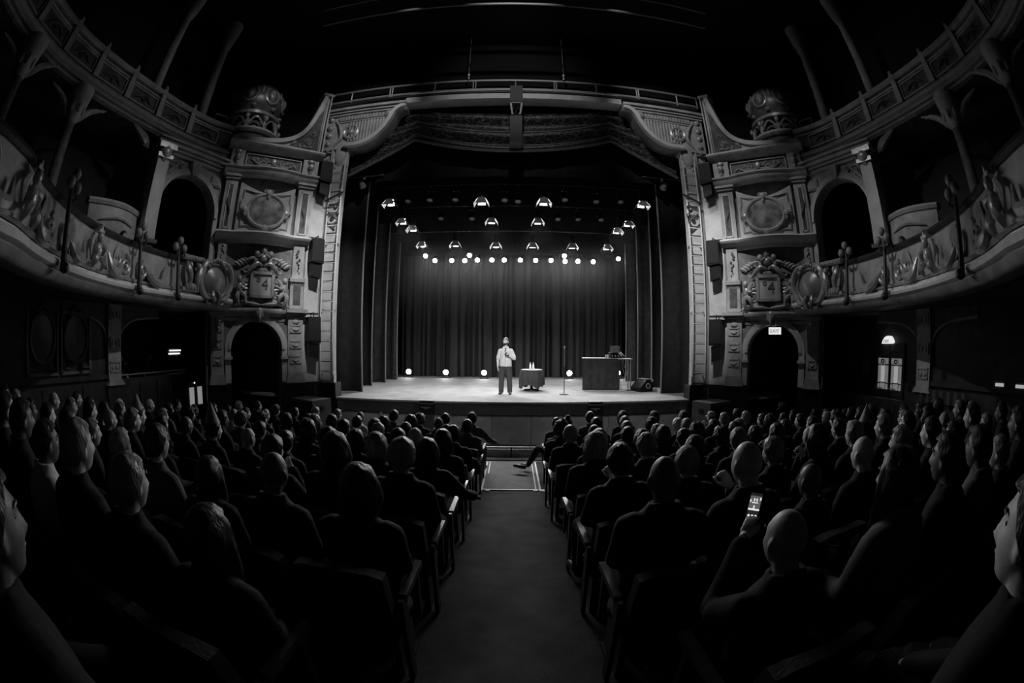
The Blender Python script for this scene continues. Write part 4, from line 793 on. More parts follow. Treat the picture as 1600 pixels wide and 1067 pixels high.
def zb(x):
    a = abs(x)
    if a < 3.2: return 8.95 + .55 * (a / 3.2) ** 2.2
    return 9.5 - 1.15 * ((a - 3.2) / 2.2) ** .85
def pel(a, q):
    x = -5.4 + 10.8 * a; z = zb(x); zt = 10.75; u = q
    return (x, 12.5 + .12 * math.sin(u * 16 + .4 * abs(x)) * (1 - .5 * u) - .1 * math.sin(PI * u), zt + (z - zt) * u)
MB().grid(pel, 90, 40).build('cloth', PEL, t)
MB().tube([(x, 12.36, zb(x)) for x in lin(-5.4, 5.4, 80)], .045, 6).build('fringe', mat('braid', .12, .4, .5, .8, 60), t)
for j in range(3): MB().tube([(x, 12.38, zb(x) + .12 + .5 * (j + .2)) for x in lin(-3.4, 3.4, 60)], .025, 5).build('braid_line', mat('braid', .12, .4, .5, .8, 60), t)
# ================================================================ lamps over the stage
def fixture(name, label, loc, aim, lens, group, doors=True, size=.13, cat='stage light', zbar=None):
    t = root(name, (0, 0, 0), label, cat, group); r = size
    MB().lathe([(0, .34), (r * .75, .34), (r * .95, .22), (r, .02), (r * 1.05, 0), (r * 1.05, -.03), (r * .9, -.03)], 16).build('body', BLACKM, t)
    MB().lathe([(0, -.012), (r * .9, -.012)], 20).build('lens', lens, t)
    b = MB(); b.tube([(-r * 1.2, 0, .1), (-r * 1.2, 0, .42), (r * 1.2, 0, .42), (r * 1.2, 0, .1)], .014, 5); b.build('yoke', BLACKM, t)
    if doors:
        for k, (ln, op, gap) in enumerate(((2.6, .42, 0), (2.5, .5, 0), (1.25, .3, .35), (2.5, .5, 0))):      # rear, side, front, side
            M = Matrix.Rotation(k * PI / 2, 4, 'Z') @ Matrix.Translation((0, r * 1.05, -.02 - gap * r)) @ Matrix.Rotation(op, 4, 'X')
            w0, w1 = r * .9, r * (1.75 if k != 2 else 1.25); l_ = r * ln; q = [(-w0, 0, 0), (w0, 0, 0), (w1, 0, -l_), (-w1, 0, -l_)]
            bb = MB(); bb.add(q + [(p[0], .006, p[2]) for p in q], [(0, 1, 2, 3), (4, 5, 6, 7), (0, 1, 5, 4), (1, 2, 6, 5), (2, 3, 7, 6), (3, 0, 4, 7)]); bb.v = [tuple(M @ Vector(p)) for p in bb.v]
            bb.build('barn_door', mat('door_metal', .5, .5, .4), t, smooth=False)
    t.location = loc; q_ = Vector(aim).to_track_quat('-Z', 'Y'); t.rotation_euler = q_.to_euler()
    if zbar:                      # drop arm from the pipe to the yoke
        Mi = (Matrix.Translation(loc) @ q_.to_matrix().to_4x4()).inverted(); top = Matrix.Translation(loc) @ q_.to_matrix().to_4x4() @ Vector((0, 0, .42))
        b = MB(); b.tube([Mi @ top, Mi @ Vector((loc[0], top.y, zbar + .03))], .014, 5); b.tube([Mi @ Vector((loc[0], top.y, zbar)), Mi @ Vector((loc[0], loc[1], zbar))], .02, 5); b.v = [tuple(p) for p in b.v]
        m_ = b.build('drop_arm', BLACKM, None); m_.parent = t
    return t
def bar(y, z, nm):
    t = root('lighting_bar', (0, y, z), '%s black lighting pipe above the stage' % nm, 'pipe')
    MB().tube([(-5.2, y, z), (5.2, y, z)], .022, 6).build('pipe', BLACK, t)
    for x in (-4, 0, 4): MB().tube([(x, y, z), (x, y, 13.32)], .012, 4).build('hanger', BLACKM, t)
ORD = ('first', 'second', 'third', 'fourth', 'fifth', 'sixth', 'seventh', 'eighth', 'ninth', 'tenth', 'eleventh', 'twelfth', 'thirteenth', 'fourteenth', 'fifteenth', 'sixteenth', 'seventeenth', 'eighteenth')
rows = (('front', 13.8, ((-4.27, 7.9), (-1.06, 7.82), (1.04, 7.82), (4.51, 7.92))), ('middle', 15.2, ((-4.16, 7.58), (-3.74, 7.28), (-.78, 7.51), (.92, 7.51), (3.89, 7.25), (4.34, 7.56))), ('third', 16.8, ((-3.69, 7.02), (-2.31, 7.01), (-.67, 6.95), (.8, 6.95), (2.41, 6.96), (3.85, 6.96))))
for nm, y, ps in rows:
    bar(y, max(z for x, z in ps) + .42, nm)
    for i, (x, z) in enumerate(ps):
        fixture('fresnel_lamp', '%s lit barn-door lamp from the left in the %s row above the stage' % (ORD[i], nm), (x, y, z), (0, -.1, -1), LENSD, 'lit barn-door lamps', size=.115 if y < 14 else .105, zbar=max(q[1] for q in ps) + .42)
        spot('fresnel_beam', (x, y, z - .06), (x * .8, y + (.9 if y < 14 else .3), 1.27), L_DOWN / 16 * (.45 if y < 14 else 1 if y < 16 else 1.5), 95, .7, .1)
        if nm == 'third': spot('fresnel_beam', (x, y, z - .06), (x * .85, 20.2, 6.0), L_CURT / 6, 64, 1.0, .06)  # second spot per lamp, added to brighten the curtain
for x, y, z, nm, k in ((-3.63, 13.8, 7.8, 'front', 0), (-2.85, 13.8, 7.8, 'front', 1), (-1.96, 13.8, 7.78, 'front', 2), (-.28, 13.8, 7.74, 'front', 3), (.17, 13.8, 7.7, 'front', 4), (1.76, 13.8, 7.8, 'front', 5), (2.85, 13.8, 7.78, 'front', 6), (3.72, 13.8, 7.83, 'front', 7), (-2.67, 15.2, 7.53, 'middle', 0), (-1.51, 15.2, 7.5, 'middle', 1), (1.66, 15.2, 7.5, 'middle', 2), (2.42, 15.2, 7.52, 'middle', 3), (3.3, 15.2, 7.55, 'middle', 4)):
    fixture('fresnel_lamp', '%s unlit dark lamp from the left on the %s pipe above the stage' % (ORD[k], nm), (x, y, z), (0, -.5, -1), mat('unlit_lens', .2, .2, .5), 'unlit lamps', doors=False, size=.1, zbar=8.34 if y < 14 else 8.0)
# back light row facing the house
bar(18.6, 7.0, 'rearmost')
r4 = ((-3.88, 6.76), (-3.47, 6.57), (-2.71, 6.56), (-2.12, 6.55), (-1.9, 6.76), (-1.56, 6.57), (-.91, 6.57), (-.37, 6.57), (.34, 6.57), (1.02, 6.57), (1.7, 6.58), (2.28, 6.77), (2.33, 6.55), (2.91, 6.57), (3.61, 6.57), (4.75, 6.72))
for i, (x, z) in enumerate(r4):
    fixture('back_light', '%s bright round back light from the left above the backdrop curtain' % ORD[i], (x, 18.6 - (.15 if z > 6.6 else 0), z), (0, -1, -.38), LENS, 'back lights above the backdrop', doors=False, size=.105, zbar=7.0)
    spot('back_beam', (x, 18.45, z - .03), (x * .8, 10.8, 1.2), L_BACK / 16 * (1.8 if i in (0, 4, 11) else .82), 76, 1.0, .08)
# floor lamps
for i, x in enumerate((-4.78, -3.02, -1.26, 2.63, 4.93)):
    t = root('floor_lamp', (0, 0, 0), '%s bright round lamp from the left on the floor before the backdrop' % ORD[i], 'stage light', 'floor lamps before the backdrop')
    b = MB(); b.lathe([(0, .3), (.1, .28), (.13, .1), (.13, 0)], 16)
    M = Matrix.Translation((0, 0, .27)) @ Matrix.Rotation(-1.45, 4, 'X')
    b.v = [tuple(M @ Vector((p[0], p[1], p[2]))) for p in b.v]; b.build('can', BLACKM, t)
    b = MB(); b.lathe([(0, .0), (.115, .0)], 20); b.v = [tuple(M @ Vector(p)) for p in b.v]; b.build('lens', LENS, t)
    b = MB(); b.box(-.17, -.14, -.02, .02, .03, .3); b.box(.14, .17, -.02, .02, .03, .3); b.box(-.2, .2, -.1, .1, 0, .035); b.build('stand', BLACKM, t, smooth=False)
    t.location = (x, 19.3, 1.27)
    spot('floor_beam', (x, 19.1, 1.62), (x, 10, 4.2), L_FLOOR, 100, .8, .08)
# ================================================================ things on the stage
# round side table, cloth and bottles
t = root('round_table', (.69, 14.75, 1.27), 'small round pedestal table under a dark cloth beside the performer', 'table')
MB().lathe([(0, .70), (.36, .70), (.36, .725), (0, .725)], 24, (.69, 14.75, 1.27)).build('tabletop', DARKW, t)
MB().lathe([(.28, 0), (.26, .04), (.05, .07), (.04, .7)], 20, (.69, 14.75, 1.27)).build('pedestal', BLACK, t)
def tc(a, q):
    an = 2 * PI * q; sq = 1 / max(abs(math.cos(an + .3)), abs(math.sin(an + .3)))      # square cloth over a round top
    L = .36 + .5 * min(sq, 1.28); d = a * L
    if d < .37: r, z = d, .735
    else:
        k = d - .37; r = .375 + .05 * min(1, k * 4) + .035 * math.cos(an * 11) * min(1, k * 3); z = .735 - k * 1.03
    return (.69 + r * math.cos(an), 14.75 + r * math.sin(an), 1.27 + z)
c = root('tablecloth', (.69, 14.75, 1.97), 'dark cloth with pointed corners draped over the small round table', 'tablecloth')
MB().grid(tc, 26, 110).build('cloth', mat('dark_table_cloth', .04, .8, .2, .3, 40), c, ang=180)
MB().lathe([(0, .738), (.36, .738), (.37, .734)], 30, (.69, 14.75, 1.27)).build('top_panel', mat('table_cloth_lit_top', .3, .7, .2), c)  # same dark cloth, its lit upper face coloured paler
for i, (x, y) in enumerate(((.64, 14.72), (.745, 14.78))):
    t = root('water_bottle', (x, y, 2.012), '%s clear plastic water bottle on the small round table' % ('left' if i == 0 else 'right'), 'bottle')
    MB().lathe([(0, 0), (.033, 0), (.034, .02), (.034, .13), (.03, .16), (.014, .195), (.013, .21), (0, .21)], 14, (x, y, 2.012)).build('bottle', mat('bottle_plastic', .7, .15, .6), t)
    MB().lathe([(.035, .06), (.035, .11)], 14, (x, y, 2.012)).build('label', WHITE, t); MB().lathe([(0, .235), (.016, .235), (.016, .205), (0, .205)], 12, (x, y, 2.012)).build('cap', WHITE, t)
# microphone stand
t = root('microphone_stand', (1.69, 13.6, 1.27), 'slim straight microphone stand on a round base at centre stage', 'microphone stand')
x, y, z = 1.69, 13.6, 1.27
MB().lathe([(0, 0), (.15, 0), (.15, .02), (.03, .035), (0, .035)], 24, (x, y, z)).build('base', BLACKM, t)
MB().tube([(x, y, z + .03), (x, y, z + .85)], .013, 8).build('lower_tube', BLACKM, t); MB().tube([(x, y, z + .8), (x, y, z + 1.48)], .009, 8).build('upper_tube', STEEL, t)
MB().lathe([(.02, .8), (.022, .9), (.012, .92)], 12, (x, y, z)).build('clutch', BLACKM, t); b = MB(); b.lathe([(.0, 1.46), (.02, 1.47), (.026, 1.55), (.015, 1.56)], 12, (x, y, z)); b.build('clip', STEEL, t)
# draped table
dk = root('draped_table', (3.3, 14.5, 1.27), 'long table on stage right draped at the front with a black cloth', 'table')
DM_ = Matrix.Translation((2.5, 14.72, 1.27)) @ Matrix.Rotation(-.12, 4, 'Z')
MB().box(0, 1.75, 0, .75, 1.08, 1.12, DM_).build('tabletop', mat('table_board', .4, .5, .3), dk, smooth=False)
for a, c_ in ((.06, .06), (1.7, .06), (.06, .69), (1.7, .69)): b = MB(); b.tube([DM_ @ Vector((a, c_, 0)), DM_ @ Vector((a, c_, 1.09))], .022, 8); b.build('leg', STEEL, dk)
b = MB(); b.box(1.55, 1.75, .02, .1, 0, .03, DM_); b.build('foot_plate', BLACKM, dk, smooth=False)
dc = root('table_drape', (3.0, 14.5, 1.27), 'black cloth hung over the front and right corner of the long table', 'tablecloth')
def drape(a, q):
    u = -.02 + 1.3 * a
    if u < 1.16: x, y = u, -.03
    else: x, y = 1.16 + .12 * (u - 1.16) / .12, -.03 + (u - 1.16) * .5
    z = 1.135 - 1.115 * q; f = .02 * math.sin(u * 9 + 2.5 * q) * q + .012 * math.sin(u * 23 + 3) * q - .06 * q * max(0, (u - .95))
    return tuple(DM_ @ Vector((x + .02 * q * (1 if u > 1.1 else -.6), y - f - .03 * q, z)))
MB().grid(drape, 60, 24).build('front_panel', mat('desk_cloth', .1, .85, .15, .4, 60, .2, 5), dc, ang=180)
MB().box(-.03, 1.2, -.04, .76, 1.122, 1.137, DM_).build('top_panel', mat('desk_cloth_lit_top', .3, .7, .2), dc, smooth=False)  # top of the black cloth coloured paler to look lit
g = root('sound_mixer', DM_ @ Vector((1.2, .35, 1.14)), 'small mixing desk with cables on the long draped table', 'mixer')
b = MB().prism([(-.2, 0), (.2, 0), (.2, .2), (-.2, .12)], -.24, .24, axis='x'); m_ = b.build('case', BLACK, None, smooth=False); m_.parent = g
for i in range(5):
    b = MB(); b.curl([(-.2 + .1 * i, -.2, .06), (-.22 + .11 * i, -.3, .1), (-.2 + .12 * i, -.34, -.0)], .012, 5); m_ = b.build('jack_lead', mat('pale_cable', .5, .5, .3), None); m_.parent = g
b = MB(); [b.ell((-.18 + .09 * i, -.12 + .06 * j, .17 + .012 * j), (.014, .014, .014), 6, 4) for i in range(5) for j in range(4)]; m_ = b.build('knobs', WHITE, None); m_.parent = g; m_['kind'] = 'stuff'
lp = root('laptop', DM_ @ Vector((1.12, .32, 1.32)), 'open grey laptop seen from behind on top of the mixing desk', 'laptop')
b = MB(); b.box(-.17, .17, -.11, .11, 0, .018); m_ = b.build('base', mat('laptop_shell', .3, .4, .5, metal=.3), None, smooth=False); m_.parent = lp
b = MB(); b.box(-.17, .17, -.006, .006, 0, .23, Matrix.Translation((0, -.11, .015)) @ Matrix.Rotation(.2, 4, 'X')); m_ = b.build('lid', mat('laptop_shell', .3, .4, .5, metal=.3), None, smooth=False); m_.parent = lp
for i, (px, nm) in enumerate(((.82, 'left'), (.9, 'right'))):
    p = DM_ @ Vector((px, .2 + .1 * i, 1.138)); c_ = root('paper_cup', p, 'pale paper cup on the draped table, %s of the pair beside the mixer' % nm, 'cup')
    b = MB(); b.lathe([(0, 0), (.03, 0), (.04, .12), (.036, .12), (.028, .01)], 14); m_ = b.build('cup', WHITE, None); m_.parent = c_
cb = root('cable_loop', DM_ @ Vector((1.45, .05, .4)), 'pale cable hanging in a loop from the open end of the draped table', 'cable')
P0 = [(1.42, .04, 1.08), (1.46, .0, .85), (1.56, .0, .62), (1.5, 0, .5), (1.42, 0, .36), (1.45, 0, .3), (1.52, 0, .36), (1.46, 0, .56), (1.4, .0, .8), (1.38, .04, 1.08)]
MB().tube(catmull([DM_ @ Vector(p) for p in P0], 6), .009, 5).build('cable', mat('pale_cable', .5, .5, .3), cb)
for k, u in enumerate((1.3, 1.34, 1.6)): MB().tube(catmull([DM_ @ Vector(p) for p in ((u, .04, 1.08), (u + .02, .03, .7), (u + .01, .05, .3), (u + .05, .1, .02))], 6), .007, 5).build('cable', mat('dim_cable', .12, .5, .3), cb)
# wedge monitor
t = root('wedge_monitor', (4.6, 14.35, 1.27), 'black wedge loudspeaker on the stage floor beside the leg curtains', 'loudspeaker')
M = Matrix.Translation((4.62, 14.35, 1.27)) @ Matrix.Rotation(.35, 4, 'Z')
b = MB(); b.prism([(-.33, 0), (.2, 0), (.24, .3), (.14, .42), (-.08, .42), (-.36, .14)], -.28, .28, axis='y'); b.v = [tuple(M @ Vector(p)) for p in b.v]; b.build('cabinet', BLACK, t, smooth=False)
b = MB(); b.tube([M @ Vector((-.02 + .085 * math.cos(q), -.29, .2 + .085 * math.sin(q))) for q in lin(0, 2 * PI, 16)[:-1]], .022, 6, closed=True); b.build('handle_ring', mat('bright_metal', .6, .3, .6, metal=.4), t)
MB().box(-.1, .16, -.285, .285, .418, .43, M).build('top_plate', mat('grey_edge', .2, .5, .3), t, smooth=False)
MB().box(.12, .2, -.29, -.2, .34, .43, M).build('corner', WHITE, t, smooth=False)
t = root('cable_coil', (5.0, 14.2, 1.27), 'small pale cable heap on the floor right of the wedge loudspeaker', 'cable')
b = MB(); [b.tube([(4.98 + (.07 + .01 * k) * math.cos(q), 14.1 + .06 * math.sin(q), 1.285 + .02 * k) for q in lin(0, 2 * PI, 14)[:-1]], .012, 5, closed=True) for k in range(5)]; b.build('coil', mat('pale_cable', .5, .5, .3), t)

for x, nm in ((-1.45, 'left'), (1.6, 'right')):
    t = root('hoist_chain', (x, 11.6, 11.4), 'thin hoist chain with a hook block above the catwalk railing, %s of the middle' % nm, 'chain')
    MB().tube([(x, 11.6, 11.55), (x, 11.6, 13.32)], .012, 5).build('chain', PIPE, t)
    b = MB(); b.ell((x, 11.6, 11.55), (.05, .05, .07), 10, 6); b.ell((x, 11.6, 11.42), (.035, .035, .06), 8, 6); b.build('hook_block', STEEL, t)
for s in (-1, 1):
    t = root('boom_lamp', (s * 5.0, 12.9, 8.4), 'dark lamp on a short arm just inside the %s upper edge of the stage opening' % side(s), 'stage light')
    MB().tube([(s * 5.9, 12.9, 8.5), (s * 4.3, 12.9, 8.5)], .022, 6).build('arm', PIPE, t)
    b = MB(); b.lathe([(0, .25), (.09, .24), (.11, .02), (.12, 0), (.1, -.02), (0, -.02)], 14); M = Matrix.Translation((s * 5.02, 12.9, 8.12)) @ Matrix.Rotation(s * .5, 4, 'Y'); b.v = [tuple(M @ Vector(p)) for p in b.v]; b.build('body', mat('mid_metal', .2, .4, .5), t)
    MB().tube([(s * 5.0, 12.9, 8.5), (s * 5.0, 12.9, 8.3)], .015, 5).build('yoke', PIPE, t); MB().ell((s * 5.0, 12.86, 8.44), (.06, .06, .06), 8, 6).build('clamp', STEEL, t)
# thin stage haze, thickest among the lamps and thinning out towards the floor
HZ = bpy.data.materials.new('stage_haze'); HZ.use_nodes = True; nt = HZ.node_tree; nt.nodes.clear()
_o = nt.nodes.new('ShaderNodeOutputMaterial'); _v = nt.nodes.new('ShaderNodeVolumeScatter'); _v.inputs['Anisotropy'].default_value = .3
_t = nt.nodes.new('ShaderNodeTexCoord'); _s = nt.nodes.new('ShaderNodeSeparateXYZ'); _r = nt.nodes.new('ShaderNodeMapRange'); _r.interpolation_type = 'SMOOTHSTEP'
_r.inputs[1].default_value = 3.4; _r.inputs[2].default_value = 7.0; _r.inputs[3].default_value = 0; _r.inputs[4].default_value = .006
nt.links.new(_t.outputs['Object'], _s.inputs[0]); nt.links.new(_s.outputs['Z'], _r.inputs[0]); nt.links.new(_r.outputs[0], _v.inputs['Density']); nt.links.new(_v.outputs[0], _o.inputs['Volume'])
hz = MB().box(-5.6, 5.6, 14.8, 19.9, 3.4, 8.4).build('stage_haze', HZ, smooth=False); tag(hz, 'faint haze in the lamp beams before the backdrop curtain', 'haze', kind='stuff')
# ================================================================ people
def remesh(b, name, voxel, smooth=4):
    me = b.mesh('tmp', SKIN['mid'], False); o = bpy.data.objects.new('tmp', me); C.objects.link(o)
    m = o.modifiers.new('r', 'REMESH'); m.mode = 'VOXEL'; m.voxel_size = voxel; m.use_smooth_shade = True
    k = o.modifiers.new('s', 'SMOOTH'); k.iterations = smooth; k.factor = .5
    dg = bpy.context.evaluated_depsgraph_get(); dg.update(); n = bpy.data.meshes.new_from_object(o.evaluated_get(dg)); n.name = name
    bpy.data.objects.remove(o); bpy.data.meshes.remove(me); n.shade_smooth(); return n
def head_pt(ph, th):
    """skin of the head at angle ph from the face and th from the crown"""
    x, y, z = math.sin(th) * math.sin(ph), math.sin(th) * math.cos(ph), math.cos(th)
    X, Y, Z = x * .076, y * .096, z * .12
    if z < 0: k = (-z) ** 1.4; X *= 1 - .30 * k; Y *= 1 - .12 * k; Y += .016 * k
    if y < -.1 and z < -.2: Y += .02 * (-z)
    g = lambda u, v, su, sv: math.exp(-((X - u) / su) ** 2 - ((Z - v) / sv) ** 2) if y > 0 else 0
    Y += .021 * g(0, -.03, .017, .016) + .015 * g(0, -.005, .012, .026) + .008 * g(0, .038, .05, .012) + .012 * g(0, -.1, .028, .018) + .009 * g(0, -.064, .024, .008)
    Y -= .014 * (g(.032, .014, .018, .013) + g(-.032, .014, .018, .013)) + .006 * g(0, -.056, .028, .005) - .006 * (g(.045, -.03, .02, .02) + g(-.045, -.03, .02, .02))
    return Vector((X, Y, Z))
def head(b, M, sc=1.0):
    """head with face towards +Y, centre at the origin, through matrix M"""
    b.grid(lambda a, t: tuple(M @ (head_pt(2 * PI * a, PI * t) * sc)), 64, 44)
    for s in (-1, 1):
        b.ell(M @ (Vector((s * .078, -.006, -.008)) * sc), (.014 * sc, .02 * sc, .034 * sc), 8, 6, M.to_3x3())
def limb(b, pts, rs, n=10, res=6):
    p = catmull(pts, res); m = len(p) - 1; q = len(rs) - 1; rad_ = []
    for i in range(m + 1):
        t = i / m * q; k = min(q - 1, int(t)); rad_.append(rs[k] + (rs[k + 1] - rs[k]) * (t - k))
    b.tube(p, rad_, n); b.ell(p[0], (rad_[0],) * 3, 10, 7); b.ell(p[-1], (rad_[-1],) * 3, 10, 7)
def hand(b, M, curl=.5, side_=1, sc=1.0):
    """palm from the wrist along +Y, palm facing -Z, thumb on the side_ * +X edge"""
    w = lambda x, y, z: M @ (Vector((x, y, z)) * sc)
    b.ell(w(0, .05, 0), (.04 * sc, .05 * sc, .016 * sc), 10, 7, M.to_3x3())
    for i, (x, l) in enumerate(((.028, .078), (.010, .088), (-.009, .081), (-.027, .064))):
        x *= side_; y0 = .085; pts = [w(x, .06, 0), w(x, y0, 0)]; an = 0; y, z = y0, 0
        for k in range(3):
            an += curl * (.9 if k else .7); d = l * (.42, .32, .26)[k]; y += d * math.cos(an); z -= d * math.sin(an); pts.append(w(x * (1 + .12 * k), y, z))
        limb(b, pts, [.0095 * sc, .0092 * sc, .0085 * sc, .008 * sc, .0068 * sc], 7, 3)
    limb(b, [w(side_ * .03, .03, 0), w(side_ * .05, .06, -.012), w(side_ * .052, .088, -.012 - .03 * curl), w(side_ * .044, .108, -.016 - .055 * curl)], [.013 * sc, .0115 * sc, .010 * sc, .008 * sc], 7, 3)
def hand_frame(wrist, toward, palm):
    y = (Vector(toward)).normalized(); z = -(Vector(palm) - y * Vector(palm).dot(y)).normalized(); x = y.cross(z)
    return Matrix.Translation(wrist) @ Matrix((x, y, z)).transposed().to_4x4()
# ---- seated audience figure: origin on the floor under the hips, facing +Y
HC = Vector((0, .02, 1.165))                 # head centre
def seated(pose, clothes, legs='in'):
    """body (clothes=None) or an outer layer 'top' / 'trousers' / 'shoes' over the same skeleton"""
    b = MB(); g = .016 if clothes else 0
    arms = {'lap': (((.175, -.035, .945), (.205, .03, .72), (.12, .3, .6)), ((-.175, -.035, .945), (-.205, .03, .72), (-.1, .32, .6))),
            'chin': (((.175, -.035, .945), (.205, .14, .74), (.045, .19, .985)), ((-.175, -.035, .945), (-.2, .06, .72), (.02, .26, .7))),
            'phone': (((.175, -.035, .945), (.205, .03, .72), (.12, .3, .6)), ((-.175, -.035, .945), (-.17, .16, .82), (.06, .34, 1.03))),
            'wide': (((.175, -.035, .945), (.34, .02, .76), (.42, .24, .66)), ((-.175, -.035, .945), (-.205, .05, .72), (-.12, .3, .6)))}[pose]
    if clothes in (None, 'top'):
        b.loft([((0, 0, .42), .165 + g, .13 + g), ((0, -.02, .55), .175 + g, .135 + g), ((0, -.04, .7), .165 + g, .12 + g), ((0, -.045, .85), .185 + g, .125 + g), ((0, -.045, .94), .185 + g, .112 + g), ((0, -.04, .985), .155 + g, .09 + g), ((0, -.035, 1.02), .1 + g, .068 + g), ((0, -.03, 1.05), .062 + g, .055 + g)], 20)
        for A in arms:
            e, wv = Vector(A[1]), Vector(A[2]); end = wv if clothes is None else e.lerp(wv, .88)
            limb(b, [(A[0][0] * .75, A[0][1], A[0][2] - .01), A[0], tuple(Vector(A[0]).lerp(e, .5)), A[1], tuple(e.lerp(end, .5)), tuple(end)], [.062 + g, .056 + g, .048 + g, .042 + g, .04 + g, .03 + g * 1.4], 10, 3)
        if clothes == 'top': b.tube([(.075 * math.cos(q), -.03 + .065 * math.sin(q), 1.055 - .012 * math.sin(q)) for q in lin(0, 2 * PI, 16)[:-1]], .018, 6, closed=True)
    if clothes in (None, 'trousers'):
        b.ell((0, .02, .5), (.18 + g, .15 + g, .1 + g), 14, 9)
        for s in (-1, 1):
            out = legs == 'out' and s < 0
            lp = [(-.09, 0, .52), (-.18, .22, .55), (-.27, .42, .53), (-.36, .5, .34), (-.44, .55, .16)] if out else [(s * .09, 0, .52), (s * .11, .22, .53), (s * .12, .44, .5), (s * .12, .43, .3), (s * .12, .41, .09)]
            limb(b, lp, [.1 + g, .085 + g, .064 + g, .055 + g, .042 + g], 10, 4)
            if clothes is None: limb(b, [(-.45, .55, .12), (-.52, .59, .13), (-.58, .63, .15)] if out else [(s * .12, .40, .06), (s * .125, .5, .04), (s * .13, .58, .03)], [.04, .04, .028], 8, 3)
    if clothes == 'shoe':
        for s in (1,): limb(b, [(s * .12, .38, .055), (s * .125, .48, .05), (s * .135, .61, .042)], [.048, .05, .036], 9, 3)
    if clothes is None:
        limb(b, [(0, -.035, .98), (0, -.02, 1.06), HC + Vector((0, -.02, -.05))], [.075, .055, .058], 12, 4)
        head(b, Matrix.Translation(HC))
        for A, s in zip(arms, (1, -1)):
            e, wv = Vector(A[1]), Vector(A[2]); d = (wv - e).normalized()
            hand(b, hand_frame(wv, d, (0, 0, -1) if pose != 'chin' or s < 0 else (0, 1, 0)), 1.0 if pose == 'chin' and s > 0 else .35, -s, .88)
    return remesh(b, {'top': 'top', 'trousers': 'trousers', 'shoe': 'shoe', None: 'person'}[clothes], .0082 if clothes is None else .014, 1 if clothes is None else 3)
def hair_mesh(style):
    """hair in head space (face +Y)"""
    b = MB(); rnd = random.Random(hash_(style))
    long_ = {'short': -.02, 'fuzz': -.02, 'curly': -.06, 'bob': -.13, 'long': -.3, 'bun': -.03, 'white': -.09}[style]; th = {'short': .022, 'fuzz': .01, 'curly': .044, 'bob': .034, 'long': .03, 'bun': .016, 'white': .036}[style]
    def fn(a, t):
        ph = 2 * PI * a; fr = max(0, math.cos(ph))       # 1 at the face
        cs = math.cos(ph); ls = {'short': .02, 'fuzz': .05, 'curly': -.1, 'bun': .0}.get(style, -.35); hl = .66 if style != 'fuzz' else .72
        zlim = hl if cs > .62 else hl + (ls - hl) * (.62 - cs) / .62 if cs > 0 else ls + (-.52 - ls) * min(1, -cs / .55)
        tmax = math.acos(max(-1, min(1, zlim))); q = tmax * min(1, t / .7)
        x, y, z = math.sin(q) * math.sin(ph), math.sin(q) * math.cos(ph), math.cos(q)
        k = th * (.5 + .5 * min(1, (1 - t) * 4)) * (1 + .35 * noise.noise(Vector((x * 3, y * 3, z * 3)) + Vector((len(style), 0, 0)))); 
        if style == 'curly': k *= 1 + .5 * noise.noise(Vector((x * 9, y * 9, z * 9)))
        r = Vector((x * (.077 + k), y * (.096 + k), z * (.12 + k * .8)))
        if t > .7:
            e = (t - .7) / .3; drop = long_ * e if math.cos(ph) < (.45 if long_ < -.1 else -9) else 0
            if math.cos(ph) >= .45 or long_ > -.1: r *= 1 - .08 * e
            else:
                r.z += drop + (0 if drop < -.05 else -.01 * e); f = 1 + (.12 if style in ('bob', 'long', 'white') else -.12) * math.sin(PI * e) - (.1 * e if style != 'long' else .18 * e)
                r.x *= f; r.y = r.y * f + (.02 * e if style == 'long' else 0)
                r.x += .006 * math.sin(ph * 23 + e * 4); r.y += .006 * math.cos(ph * 19)
        return tuple(r)
    b.grid(fn, 56, 22)
    if style == 'bun': b.ell((0, -.06, .135), (.045, .045, .04), 12, 8)
    return b.mesh('hair', HAIRM['dark'], True, ang=180)
def hash_(t): return sum(ord(c) * (i + 1) for i, c in enumerate(t))
def set_mat(o, m):
    o.material_slots[0].link = 'OBJECT'; o.material_slots[0].material = m
def link(name, me, parent, m=None):
    o = bpy.data.objects.new(name, me); C.objects.link(o); o.parent = parent
    if m: set_mat(o, m)
    return o
POSES = {p: {k: seated(p, k) for k in (None, 'top')} for p in ('lap', 'chin', 'wide', 'phone')}
OUTB, OUTT = seated('lap', None, 'out'), seated('lap', 'trousers', 'out')
TR = seated('lap', 'trousers'); SH = seated('lap', 'shoe')
HAIR = {k: hair_mesh(k) for k in ('short', 'fuzz', 'curly', 'bob', 'long', 'bun', 'white')}
def cap_mesh():
    b = MB(); b.lathe([(.088, .0), (.092, .03), (.085, .075), (.06, .105), (0, .118)], 24, (0, 0, .035)); b.v = [(p[0], p[1] * 1.12, p[2]) for p in b.v]
    b.grid(lambda a, t: (.085 * math.sin((a - .5) * 2.2), .09 * math.cos((a - .5) * 2.2) + .075 * t * math.cos((a - .5) * 2.6), .04 - .012 * t), 14, 4)
    return b.mesh('cap', TOPM['pale'])
def cone_mesh():
    b = MB(); b.lathe([(.1, 0), (.065, .09), (.002, .23)], 20, (0, -.03, .1)); return b.mesh('party_hat', mat('grey_paper_hat', .28, .7, .2))
CAP, CONE = cap_mesh(), cone_mesh()
def eye_mesh():
    b = MB(); b.ell((0, 0, 0), (.0125, .008, .0075), 10, 6); return b.mesh('eye', mat('dark_eye', .02, .2, .5))
def brow_mesh():
    b = MB(); b.curl([(-.018, 0, -.002), (0, .004, .003), (.02, -.006, -.003)], .0055, 5, 4); return b.mesh('eyebrow', HAIRM['dark'])
EYE, BROW = eye_mesh(), brow_mesh()
